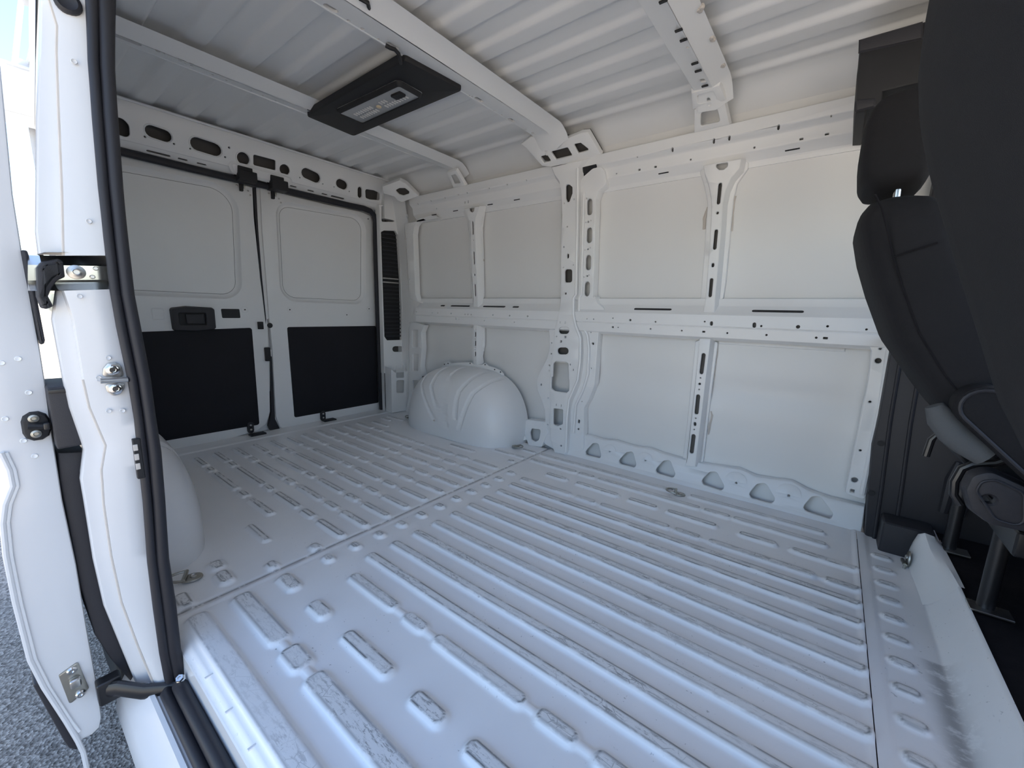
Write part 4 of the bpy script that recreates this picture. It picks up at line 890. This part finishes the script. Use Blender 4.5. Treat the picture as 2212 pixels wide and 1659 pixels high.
# middle track: bright channel
mb = MB(); prof = [(62,552),(235,556)]
rows = []
for u in (60,110,160,238):
    t = (u-60)/178; r = []
    for v, x in ((551+4*t,JX-.10),(566+3*t,JX-.055),(572+3*t,JX-.04),(606-2*t,JX-.04),(611-2*t,JX-.055),(628,JX-.03)): r.append(tuple(px(u, v, x=x)))
    rows.append(r)
mb.loft(rows); o = mb.build('door_track', 'chrome'); tag(o, 'bright metal sliding door track between the two pillar halves', 'track')
tr = o
p = px(165,588,x=JX-.038); mb = MB(); mb.lathe([(.013,0),(.013,.003),(.008,.004),(.008,.009),(.005,.010),(.004,.006),(0,.006)], p, (1,-.1,0), 20); o = mb.build('track_bolt', 'steel', tr)
for u, v in ((200,598),(207,580)): mb = MB(); mb.lathe([(.004,0),(.003,.002),(0,.002)], px(u, v, x=JX-.038), (1,-.1,0), 10); mb.build('rivet', 'steel', tr)
# ---- sliding door seal
SR = [(247,-60),(247,0),(249,152),(254,253),(266,405),(278,526),(291,640),(304,704),(326,820),(337,901),(349,977),(357,1078),(364.5,1210),(379,1310),(389,1407),(404,1475)]
SL = [(187,-60),(187,0),(190,130),(200,253),(212.6,405),(224,510),(238,628),(251,704),(276,820),(290,905),(298,985),(309,1085),(319,1210),(332,1310),(346,1407),(360,1480)]
pa, pb, ra, rb_ = [], [], [], []
for l, r in zip(dense(SL, 4), dense(SR, 4)):
    A, B = px(*l, x=JX+.012), px(*r, x=JX+.012); wd = np.linalg.norm(B-A); pa.append(A*.30+B*.70); pb.append(A*.80+B*.20); ra.append(wd*.30); rb_.append(wd*.22)
seal = empty('sliding_door_seal', tuple(pa[-1])); tag(seal, 'thick black double rubber seal round the sliding doorway', 'seal')
mb = MB(); mb.tube(pa+[(1.70,-.905,-.062),(1.76,-.907,-.058),(2.2,-.907,-.055),(2.92,-.907,-.055)], ra+[.015,.0145,.0145,.0145], 14); o = mb.build('main_bulb', 'rubber'); att(o, seal)
mb = MB(); mb.tube(pb+[(1.685,-.928,-.075),(1.76,-.929,-.068),(2.2,-.929,-.066),(2.92,-.929,-.066)], rb_+[.011,.011,.011,.011], 12); o = mb.build('outer_bulb', 'rubber'); att(o, seal)
mid = [(a*.45+b*.55)-np.array([.006,0,0]) for a, b in zip(pa, pb)]
mb = MB(); mb.tube(mid, .008, 8); o = mb.build('groove', 'plastic'); att(o, seal)
p = px(299,990,x=JX+.016); mb = MB(); mb.box(p, (.012,.012,.085), bev=.002); o = mb.build('clip', 'plastic'); att(o, seal)
for k in range(3): mb = MB(); mb.box((p[0]+.006, p[1]-.003, p[2]+.025-k*.02), (.003,.007,.013), bev=.001); o = mb.build('clip_tab', 'sealant'); att(o, seal)
# ---- sill under the doorway
sill = empty('trim_3', (2.2,-.93,0)); struct(sill, 'painted door sill below the near doorway')
mb = MB(); mb.loft([[(x,-.884,-.009),(x,-.889,-.013),(x,-.890,-.03),(x,-.893,-.075),(x,-.94,-.085),(x,-.944,-.078),(x,-.952,-.080),(x,-.965,-.10),(x,-.985,-.135),(x,-.995,-.19),(x,-.98,-.30)] for x in (1.50,1.66,1.8,2.2,2.95)]); o = mb.build('sill_panel', 'paint_gloss'); att(o, sill)
for x in (1.80,1.92,2.03): 
    mb = MB(); mb.box((x,-.868,.002), (.006,.028,.004), bev=.0018); o = mb.build('edge_bead', 'paint'); o.parent = floor
mb = arch_mesh(.86, -.935, -1, b=.25); o = lpart('wheel_arch', mb, 'paint_gloss', 40, 'wheel arch partly hidden behind the black seal')
# ---- striker loop on the pillar
st = empty('door_striker', tuple(px(245,820,x=JX))); tag(st, 'bare metal door striker bolted to the pillar beside the seal', 'striker')
sx = JX+.003
def on_j(pts): return [tuple(px(u, v, x=sx)[1:]) for u, v in pts]
SF = Flat((sx,0,0), (1,0,0)); 
tab = fillet(SF.pick([(220,814),(222,795),(232,784),(252,783),(262,792),(268,814)]), .006); mb = MB(); sheet(mb, lambda a, b, w_: SF.fn(a, b, w_+.004), ccw(tab), [], .004, 0, 0, .001); o = mb.build('upper_tab', 'steel'); att(o, st)
tab = fillet(SF.pick([(224,829),(231,846),(245,855),(258,852),(268,840),(269,826)]), .006); mb = MB(); sheet(mb, lambda a, b, w_: SF.fn(a, b, w_+.004), ccw(tab), [], .004, 0, 0, .001); o = mb.build('lower_tab', 'steel'); att(o, st)
a, b = px(217,823,x=sx+.012), px(276,820,x=sx+.012); mb = MB(); mb.tube([a, a*.6+b*.4, b], .0052, 12); o = mb.build('striker_bar', 'steel'); att(o, st)
for u, v in ((243.5,799),(250,840)):
    mb = MB(); mb.lathe([(.0105,0),(.0105,.003),(.008,.0045),(.0045,.0045),(.0045,.0015),(0,.0015)], px(u, v, x=sx+.004), (1,0,0), 20); o = mb.build('bolt', 'chrome'); att(o, st)
# ================================================================== open sliding door
DX = 1.56
sd3 = empty('door_3', tuple(px(120,1500,x=DX))); struct(sd3, 'open white sliding door seen along its front edge')
def spart(name, mb, m_, label=None, sharp=32): o = mb.build(name, m_, None, sharp, label=label); att(o, sd3); return o
right = [(-10,60),(0,130),(28,420),(47,540),(66,640),(85,745),(100,840),(115,950),(135,1080),(165,1220),(190,1370),(212,1490),(220,1550),(216,1572),(200,1588),(176,1600)]
left = [(190,1690),(176,1625),(166,1602),(140,1560),(92,1485),(62,1425),(30,1300),(10,1200),(3,1130),(8,1090),(24,1050),(17,1015),(-5,975),(-60,930),(-110,800),(-150,500),(-170,60)]
DFp = Flat((DX,0,0), (1,0,0)); ol = DFp.pick(right+left)
mb = MB(); sheet(mb, DFp.fn, ccw(ol), [], 1.25, 0, 0, .006); spart('door_shell', mb, 'paint_gloss')
# rolled outer lip
lip = [px(u, v, x=DX+.004) for u, v in dense([(2,978),(20,1015),(27,1050),(11,1090),(6,1130),(13,1200),(33,1300),(65,1425),(95,1484),(143,1558),(168,1600),(180,1625),(195,1690)], 3)]
mb = MB(); mb.tube(lip, .0045, 8); spart('outer_lip', mb, 'paint_gloss')
lip2 = [px(u+11, v, x=DX+.002) for u, v in dense([(2,978),(20,1015),(27,1050),(11,1090),(6,1130),(13,1200),(33,1300),(65,1425),(95,1484),(143,1558),(160,1580)], 3)]
mb = MB(); mb.tube(lip2, .003, 8); spart('lip_step', mb, 'paint')
mb = MB(); P = DFp.pick([(70,1483),(88,1477),(168,1612),(172,1627),(150,1622),(140,1608)]); sheet(mb, lambda a, b, w_: DFp.fn(a, b, w_-.006), fillet(ccw(P), .006), [], .6, 0, 0, .004); spart('lower_moulding', mb, 'trim_plastic', 'black moulding along the bottom of the door')
mb = MB(); P = DFp.pick([(44,540),(58,541),(62,552),(97,735),(95,742),(86,745)]); sheet(mb, lambda a, b, w_: DFp.fn(a, b, w_+.006), fillet(ccw(P), .003), [], .02, 0, 0, .003); spart('edge_gasket', mb, 'rubber')
BX = 1.60; BF = Flat((BX,0,0), (1,0,0)); P = BF.pick([(100,838),(184,832),(189,850),(206,956),(124,972)])
mb = MB(); sheet(mb, BF.fn, fillet(ccw(P), .004), [], .14, 0, 0, .004); spart('track_cover', mb, 'trim_plastic', 'square black cover plate over the track')
P = BF.pick([(102,842),(185,836),(188,846),(104,850)]); mb = MB(); sheet(mb, lambda a, b, w_: BF.fn(a, b, w_+.003), ccw(P), [], .003, 0, 0, .001); spart('cover_rim', mb, 'black_metal')
# latch
P = [DFp.pick([(76,908)])[0], DFp.pick([(80,932)])[0]]; mb = MB(); sheet(mb, lambda a, b, w_: DFp.fn(a, b, w_+.010), pill(P[0], P[1], .0165), [], .010, .002, 0, .003); spart('latch_plate', mb, 'plastic')
for u, v in ((72,904),(78,937)): mb = MB(); mb.lathe([(.0075,0),(.0075,.003),(.004,.004),(.003,.002),(0,.002)], px(u, v, x=DX+.010), (1,0,0), 16); spart('bolt', mb, 'zinc')
mb = MB(); a, b = px(60,921,x=DX+.016), px(102,921,x=DX+.016); mb.tube([a, b], .006, 8); mb.box(px(101,920,x=DX+.018), (.016,.009,.014), bev=.003); spart('latch_tongue', mb, 'black_metal')
# wedge plate
P = fillet(ccw(DFp.pick([(126,1458),(168,1428),(192,1485),(150,1520)])), .004); mb = MB(); sheet(mb, lambda a, b, w_: DFp.fn(a, b, w_+.004), P, [], .004, 0, 0, .001); spart('guide_plate', mb, 'zinc')
for u, v in ((155,1448),(174,1498)): mb = MB(); mb.lathe([(.0085,0),(.0085,.003),(.006,.006),(.003,.006),(.003,.003),(0,.003)], px(u, v, x=DX+.004), (1,0,0), 16); spart('bolt', mb, 'chrome')
mb = MB(); mb.box(px(163,1474,x=DX+.010), (.016,.018,.022), bev=.006); spart('guide_wedge', mb, 'steel')
for u, v in ((39,775),(3,784),(62,848),(11,905),(51,952),(75,985)): mb = MB(); mb.lathe([(.005,0),(.004,.0018),(.002,.0008),(0,.0006)], px(u, v, x=DX+.0005), (1,0,0), 12); spart('weld_mark', mb, 'paint')
# roller bracket at the track
RF = Flat((JX-.02,0,0), (1,0,0)); P = fillet(ccw(RF.pick([(79,578),(90,565),(126,558),(137,564),(141,598),(124,606),(112,622),(104,640),(116,662),(94,670),(82,640),(80,610)])), .004)
mb = MB(); sheet(mb, RF.fn, P, [], .05, 0, 0, .004); spart('roller_bracket', mb, 'trim_plastic')
mb = MB(); sheet(mb, lambda a, b, w_: RF.fn(a, b, w_+.004), offset(P, -.008), [], .004, .002, 0, .002); spart('bracket_face', mb, 'plastic')
# lower arm with its roller and bolt
arm = sd3
A0 = px(222,1492,x=1.58); A1 = px(255,1486,x=1.61); A2 = px(310,1494,x=1.64); A3 = px(365,1490,x=1.67); A4 = px(420,1478,x=1.70); A5 = px(436,1490,x=1.715)
mb = MB(); mb.tube([A0, A1, A2, A3, A4, A5], .02, 12, True, (.010,.018)); o = mb.build('arm_bar', 'black_metal', label='black lower arm joining the door to the sill track'); att(o, arm)
mb = MB(); mb.box(px(236,1486,x=1.585), (.03,.04,.055), bev=.006); o = mb.build('arm_bracket', 'black_metal'); att(o, arm)
p = px(392,1468,x=1.70); mb = MB(); mb.lathe([(.010,-.01),(.010,.004),(.0075,.006),(.0075,.012),(.004,.012),(.003,.008),(0,.008)], p, (.35,-.35,.9), 6); o = mb.build('bolt', 'chrome'); att(o, arm)
tie = empty('cable_tie', tuple(px(385,1504,x=1.69))); tag(tie, 'white plastic cable tie on the black door arm', 'cable tie')
mb = MB(); mb.box(px(372,1504,x=1.69), (.006,.022,.006), bev=.001, rz=.3); o = mb.build('tie_head', 'zip_white'); att(o, tie)
mb = MB(); mb.tube([px(385,1502,x=1.69), px(405,1497,x=1.70), px(428,1491,x=1.71)], .0016, 6); o = mb.build('tie_tail', 'zip_white'); att(o, tie)
# side cladding behind the door and the rear wheel
cl = [(182,976),(175,1035),(184,1090),(203,1210),(226,1310),(263,1400),(292,1470),(282,1472),(262,1450),(240,1425),(205,1372),(175,1270),(150,1140),(130,1040),(124,978)]
CF = Flat((1.545,0,0), (1,0,0)); mb = MB(); sheet(mb, CF.fn, ccw(CF.pick(cl)), [], .35, 0, 0, .004); lpart('side_cladding', mb, 'trim_plastic')
wh = empty('wheel', (.87,-.835,-.53)); tag(wh, 'rear wheel glimpsed between the sliding door and the sill', 'wheel')
R0 = .345; wc = (.87,-.835,-.53+R0)
prof = [(.20,-.10),(.215,-.105),(.30,-.118),(.325,-.112),(.338,-.096),(.345,-.085),(.345,.085),(.338,.096),(.325,.112),(.30,.118),(.215,.105),(.20,.10)]
mb = MB(); mb.lathe(prof, wc, (0,1,0), 56); o = mb.build('tyre', 'tyre'); att(o, wh); tyre = o
for k in range(64):
    q = 2*math.pi*k/64
    for y, sk_ in ((-.066,.10),(-.022,-.10),(.022,.10),(.066,-.10)):
        M = Matrix.Rotation(q, 3, 'Y') @ Matrix.Rotation(sk_*2, 3, 'Z'); off = Matrix.Rotation(q, 3, 'Y') @ Vector((0,0,R0+.002))
        if k == 0 and y == -.066:
            mb = MB(); mb.box((0,0,0), (.026,.036,.012), bev=.003); tb = mb.build('tread_block', 'tyre'); bl = tb
        else: bl = bpy.data.objects.new('tread_block', tb.data); COL.objects.link(bl)
        bl.parent = tyre; bl.location = Vector(wc)+off+Vector((0,y,0)); bl.rotation_euler = M.to_euler()
mb = MB(); mb.lathe([(.205,-.10),(.20,-.06),(.16,-.03),(.09,-.05),(.05,-.055),(0,-.055)], wc, (0,1,0), 32); o = mb.build('rim', 'steel'); att(o, wh)
# ================================================================== tie-down rings
def dring(loc, n, d, label):
    r = empty('tie_down_ring', loc); tag(r, label, 'tie-down ring', 'floor tie-down rings'); n = Vector(n).normalized(); d = Vector(d).normalized(); e = n.cross(d)
    L = Vector(loc); mb = MB(); rows = []
    for rad, h in ((.026,.0),(.025,.004),(.019,.006),(.011,.005),(.0,.005)): rows.append([L+d*math.cos(t)*rad+e*math.sin(t)*rad*.8+n*h for t in np.linspace(0, 2*math.pi, 21)])
    mb.loft(rows); o = mb.build('base_plate', 'zinc'); att(o, r); bp_ = o
    mb = MB(); mb.lathe([(.009,.004),(.009,.008),(.006,.010),(.004,.007),(0,.007)], L+d*.004, n, 14); o = mb.build('bolt', 'steel', bp_)
    mb = MB(); c = L+n*.011-d*.016; mb.tube([c-e*.026, c+e*.026], .0055, 10); o = mb.build('hinge_bar', 'zinc'); att(o, r)
    mb = MB(); pts = [c+e*.026*math.cos(t)-d*.040*math.sin(t)+n*.002*math.sin(t) for t in np.linspace(0, math.pi, 15)]; mb.tube(pts, .0038, 8); o = mb.build('loop', 'zinc'); att(o, r)
dring((1.366,.772,.004), (0,0,1), (-.9,.2,0), 'tie-down ring in the floor at the front foot of the far wheel arch')
dring((.42,.758,.004), (0,0,1), (1,0,0), 'tie-down ring in the rear corner of the floor behind the far wheel arch')
dring((2.309,.748,.004), (0,0,1), (1,.2,0), 'tie-down ring in the floor below the triangular wall openings')
dring((1.385,-.795,.004), (0,0,1), (.4,.9,0), 'tie-down ring on the floor beside the black sliding door seal')
dring((3.050,.690,.028), (-1,0,0), (0,.1,1), 'tie-down ring on the upright white bracket by the driver seat')
# ================================================================== front end of the cargo floor and cab
br_ = empty('floor_bracket', (3.06,.70,0)); tag(br_, 'upright white steel bracket at the front edge of the floor', 'bracket')
rows = []
for y, z, t in ((.775,.02,0),(.755,.07,0),(.738,.108,0),(.720,.116,0),(.700,.110,.1),(.66,.099,.25),(.60,.092,.55),(.53,.089,.85),(.46,.088,1)):
    A_ = [(3.050,.002),(3.054,z*.3),(3.058,z*.65),(3.066,z*.93),(3.078,z),(3.10,z-.004),(3.125,.086)]; B_ = [(3.058,.002),(3.070,.010),(3.083,.026),(3.097,.048),(3.108,.070),(3.118,.0875),(3.128,.087)]
    rows.append([(p[0]*(1-t)+q[0]*t, y, p[1]*(1-t)+q[1]*t+.001) for p, q in zip(A_, B_)])
mb = MB(); mb.loft(rows); o = mb.build('bracket_plate', 'paint'); att(o, br_)
cf = MB(); cf.box((3.80,0,.051), (1.355,1.80,.06), bev=.003); o = cf.build('cab_floor', 'carpet'); struct(o, 'dark carpeted cab floor in front of the cargo floor'); cabfloor = o
for x, y in ((3.32,.20),(3.42,.05),(3.25,.1)): pass
# dark side trim on the wall beside the driver seat
trim = empty('trim_4', (2.96,.86,0)); struct(trim, 'black plastic lining on the wall beside the driver seat')
TF = Flat((3,.848,0), (0,-1,0))
P = TF.uv([(2.926,.848,.74)]) + TF.pick([(1899,900)]) + TF.pick([(1893,928),(1884,965)]) + TF.uv([(2.948,.848,.0),(3.9,.848,.0),(3.9,.848,.74)])
mb = MB(); sheet(mb, TF.fn, ccw(P), [], .09, 0, 0, .008); o = mb.build('lining_panel', 'trim_plastic'); att(o, trim)
for xo in (2.953,3.005):
    mb = MB(); mb.tube([(xo,.846,.73),(xo+.005,.846,.45),(xo+.016,.846,.2),(xo+.022,.846,.0)], .006, 8); o = mb.build('lining_rib', 'trim_plastic'); att(o, trim)
mb = MB(); mb.box((3.045,.80,.04), (.13,.10,.14), bev=.012); o = mb.build('foot_cover', 'trim_plastic'); att(o, trim)
for z in (.36,.17): mb = MB(); mb.lathe([(.010,0),(.010,.002),(0,.002)], (2.945,.846,z), (0,-1,0), 12); o = mb.build('clip_hole', 'plastic'); att(o, trim)
for xo in (3.13,3.17): mb = MB(); mb.tube([(xo,.842,.16),(xo+.004,.838,.28),(xo+.01,.842,.34)], [.012,.018,.008], 8); o = mb.build('lining_dent', 'trim_plastic'); att(o, trim)
# overhead shelf
sh = empty('overhead_shelf', (3.1,.75,1.5)); tag(sh, 'black overhead shelf box below the roof above the driver seat', 'shelf')
OF = Flat((2.8,.60,0), (0,-1,0)); P = OF.pick([(1858,86),(1856,120),(1851,160),(1848,243),(1869,241),(1873,234),(1893,232),(1905,222),(1908,198)])+OF.uv([(3.6,.60,1.46),(3.6,.60,1.60)])
mb = MB(); sheet(mb, OF.fn, ccw(P), [], .30, 0, 0, .008); o = mb.build('shelf_shell', 'plastic'); att(o, sh)
P = OF.pick([(1858,88),(1990,50),(1990,84),(1857,113)]); mb = MB(); sheet(mb, lambda a, b, w_: OF.fn(a, b, w_+.006), ccw(P), [], .006, .003, 0, .003); o = mb.build('shelf_band', 'trim_plastic'); att(o, sh)
P = OF.pick([(1849,218),(1888,214),(1890,230),(1849,240)]); mb = MB(); sheet(mb, lambda a, b, w_: OF.fn(a, b, w_+.006), fillet(ccw(P), .004), [], .006, .003, 0, .003); o = mb.build('shelf_tab', 'trim_plastic'); att(o, sh)
# cab shell
cab = empty('wall_front', (3.8,0,0)); struct(cab, 'cab sides, pillars and windscreen frame ahead of the seats')
def cab_part(name, mb, m_): o = mb.build(name, m_); att(o, cab); return o
mb = MB(); mb.box((3.62,.965,.27), (1.34,.05,1.06), bev=.01); cab_part('door_lining', mb, 'trim_plastic')
mb = MB(); mb.box((3.21,.945,1.08), (.50,.06,.72), bev=.01); cab_part('door_pillar', mb, 'trim_plastic')  # made extra wide to cut the sun coming through the driver window
mb = MB(); mb.box((3.03,-.945,.72), (.14,.06,1.5), bev=.01); cab_part('door_pillar', mb, 'trim_plastic')
mb = MB(); mb.box((3.62,-.945,-.03), (1.34,.06,.20), bev=.01); cab_part('rocker', mb, 'trim_plastic')
for s in (1,-1):
    mb = MB(); mb.box((3.62,s*.93,1.50), (1.34,.08,.20), bev=.01); cab_part('cant_rail', mb, 'trim_plastic')
    mb = MB(); mb.tube([(4.15,s*.92,.80),(3.98,s*.87,1.58)], .045, 10); cab_part('screen_pillar', mb, 'trim_plastic')
mb = MB(); mb.box((4.45,0,.45), (.55,1.9,.90), bev=.08); cab_part('dashboard', mb, 'trim_plastic')
mb = MB(); mb.box((3.72,0,1.66), (.62,1.86,.07), bev=.03); cab_part('headlining', mb, 'grey_fabric')
# ================================================================== seats
def rrow(cx, cy, hx, hy, z, n=28, e=.45, tilt=0):
    return [(cx+spow(math.cos(t), e)*hx, cy+spow(math.sin(t), e)*hy, z+tilt*spow(math.cos(t), e)*hx) for t in np.linspace(0, 2*math.pi, n+1)]
def body(mb, levels, e=.45, n=28):
    """closed soft body from stacked rounded sections (z, x rear, x front, y centre, half width)"""
    rows = []
    for i, (z, xr, xf, cy, hw) in enumerate(levels): rows.append(rrow((xr+xf)/2, cy, (xf-xr)/2, hw, z, n, e))
    mb.loft(rows); mb.add(rows[0][:-1], [tuple(range(n))[::-1]]); mb.add(rows[-1][:-1], [tuple(range(n))]); return mb
def interp_levels(keys, n):
    ks = np.array(keys); zz = np.linspace(ks[0,0], ks[-1,0], n); return [tuple([z]+[float(np.interp(z, ks[:,0], ks[:,i])) for i in range(1, ks.shape[1])]) for z in zz]
def smooth_sub(o, lv=1):
    mdf = o.modifiers.new('soft', 'SUBSURF'); mdf.levels = lv; mdf.render_levels = lv
# driver seat
ds = empty('driver_seat', (3.25,.44,.085)); tag(ds, 'black driver seat with separate head restraint, seen from behind', 'seat', 'cab seats')
yc = .44
mb = MB(); body(mb, interp_levels([(.50,3.07,3.20,yc,.20),(.56,3.00,3.18,yc,.235),(.62,2.955,3.14,yc,.25),(.74,2.872,3.07,yc,.25),(.86,2.822,3.01,yc,.25),(.95,2.790,2.965,yc,.245),(1.02,2.772,2.945,yc,.23),(1.05,2.776,2.93,yc,.205),(1.075,2.79,2.91,yc,.17),(1.09,2.82,2.88,yc,.11)], 34)); o = mb.build('backrest', 'fabric', None, 60); att(o, ds)
# rear shell rim and seams on the near flank
yn = yc-.247
seam = [px(u, v, y=yn) for u, v in ((1890,420),(1905,450),(1917,500),(1930,560),(1952,630),(1985,720),(2040,810),(2082,862))]
mb = MB(); mb.tube([(p[0], p[1]-.001, p[2]) for p in seam], .0022, 6); o = mb.build('seam', 'carpet'); att(o, ds)
seam = [px(u, v, y=yn) for u, v in ((1930,556),(1960,545),(2000,532),(2025,524))]
mb = MB(); mb.tube([(p[0], p[1]-.001, p[2]) for p in seam], .0022, 6); o = mb.build('seam', 'carpet'); att(o, ds)
mb = MB(); body(mb, interp_levels([(1.115,2.80,2.855,yc,.08),(1.122,2.778,2.885,yc,.118),(1.145,2.764,2.90,yc,.135),(1.20,2.757,2.90,yc,.140),(1.27,2.757,2.895,yc,.138),(1.305,2.764,2.885,yc,.130),(1.328,2.780,2.875,yc,.115),(1.340,2.805,2.855,yc,.085)], 26), .45); o = mb.build('head_restraint', 'fabric', None, 60); att(o, ds)
for dy in (-.07,.07): mb = MB(); mb.tube([(2.845,yc+dy,1.06),(2.842,yc+dy,1.15)], .0075, 12); o = mb.build('restraint_post', 'chrome'); att(o, ds)
mb = MB(); body(mb, interp_levels([(.36,3.14,3.62,yc,.20),(.40,3.09,3.66,yc,.24),(.48,3.06,3.67,yc,.25),(.54,3.08,3.66,yc,.24),(.57,3.14,3.62,yc,.20)], 12)); o = mb.build('cushion', 'fabric', None, 60); att(o, ds)
gb = [px(u, v, y=yn-.012) for u, v in ((2018,876),(2035,905),(2060,935),(2090,958),(2130,985))]
mb = MB(); mb.tube(gb, [.016,.026,.028,.028,.024], 12); o = mb.build('bolster', 'grey_fabric', label='light grey fabric edge of the seat cushion'); att(o, ds)
AF = Flat((3.1,yn-.055,0), (0,-1,0)); P = AF.pick([(2130,882),(2330,1060)]); mb = MB(); sheet(mb, AF.fn, pill(P[0], P[1], .045, 10), [], .05, 0, 0, .012); o = mb.build('armrest', 'fabric'); att(o, ds)
mb = MB(); L = pill(P[0], P[1], .036, 10); pts = [AF.fn(a, b, .001) for a, b in L]; mb.tube(pts+[pts[0]], .0035, 6, False); o = mb.build('armrest_seam', 'trim_plastic'); att(o, ds)
CFp = Flat((3.1,yn-.03,0), (0,-1,0)); P = CFp.pick([(2086,1060),(2100,1028),(2140,1018),(2212,1050),(2330,1130),(2330,1190),(2212,1150),(2140,1135),(2100,1105)])
hc = circ(CFp.pick([(2137,1080)])[0], .0095, 14); mb = MB(); sheet(mb, CFp.fn, fillet(ccw(P), .02, 4), [hc], .03, .004, .02, .006); o = mb.build('side_cover', 'trim_plastic'); att(o, ds)
P2 = fillet(ccw(CFp.pick([(2108,1060),(2120,1040),(2150,1036),(2212,1065),(2212,1090),(2212,1140),(2150,1122)])), .015, 4); pts = [CFp.fn(a, b, .002) for a, b in P2]; mb = MB(); mb.tube(pts+[pts[0]], .0025, 6, False); o = mb.build('cover_bead', 'trim_plastic'); att(o, ds)
for x, y, h in ((3.150,.385,.36),(3.135,.715,.36)):
    mb = MB(); mb.tube([(x,y,.088),(x,y,h)], .0165, 14); o = mb.build('leg', 'black_metal'); att(o, ds)
    mb = MB(); mb.box((x+.005,y-.01,.089), (.075,.05,.006), bev=.002); o = mb.build('foot_plate', 'steel'); att(o, ds)
q = [px(u, v, y=yn+.02) for u, v in ((2200,985),(2150,1000),(2100,1003),(2078,1012),(2062,1040),(2060,1068),(2075,1090))]
mb = MB(); mb.tube(q, .008, 10); o = mb.build('frame_tube', 'black_metal'); att(o, ds)
q = [px(u, v, y=yn+.06) for u, v in ((2000,985),(2012,950),(2025,938),(2040,950),(2065,975),(2095,1005))]
mb = MB(); mb.tube(q, .007, 10); o = mb.build('lever', 'black_metal'); att(o, ds)
mb = MB(); mb.box((3.36,yc,.32), (.46,.40,.06), bev=.01); o = mb.build('seat_frame', 'black_metal'); att(o, ds)
# passenger seat, close to the lens
psn = empty('passenger_seat', (3.3,-.47,.085)); tag(psn, 'large plain black passenger seat back filling the right edge', 'seat', 'cab seats')
yp = -.46
mb = MB(); body(mb, interp_levels([(.46,3.085,3.24,yp,.22),(.52,3.035,3.22,yp,.26),(.59,2.995,3.18,yp,.272),(.69,2.944,3.13,yp,.272),(.78,2.912,3.09,yp,.272),(.855,2.884,3.06,yp,.272),(.99,2.836,3.0,yp,.272),(1.06,2.816,2.97,yp,.270),(1.113,2.807,2.95,yp,.268),(1.18,2.804,2.94,yp,.262),(1.24,2.812,2.94,yp,.25),(1.30,2.83,2.93,yp,.22),(1.34,2.85,2.92,yp,.17)], 40), .38); o = mb.build('backrest', 'fabric', None, 60); att(o, psn)
mb = MB(); body(mb, interp_levels([(.36,3.18,3.66,yp,.20),(.42,3.12,3.68,yp,.25),(.52,3.12,3.68,yp,.25),(.56,3.18,3.64,yp,.21)], 10)); o = mb.build('cushion', 'fabric', None, 60); att(o, psn)
mb = MB(); mb.box((3.40,yp,.22), (.46,.44,.27), bev=.02); o = mb.build('seat_box', 'trim_plastic'); att(o, psn)
# far pale pole by the door edge
A = CAM+ray(50,-40)*9; Bq = CAM+ray(18,264)*9
mb = MB(); mb.tube([A, Bq], .045, 8); o = mb.build('pole', 'amber'); tag(o, 'slim pale pole against the sky at the far left', 'pole')
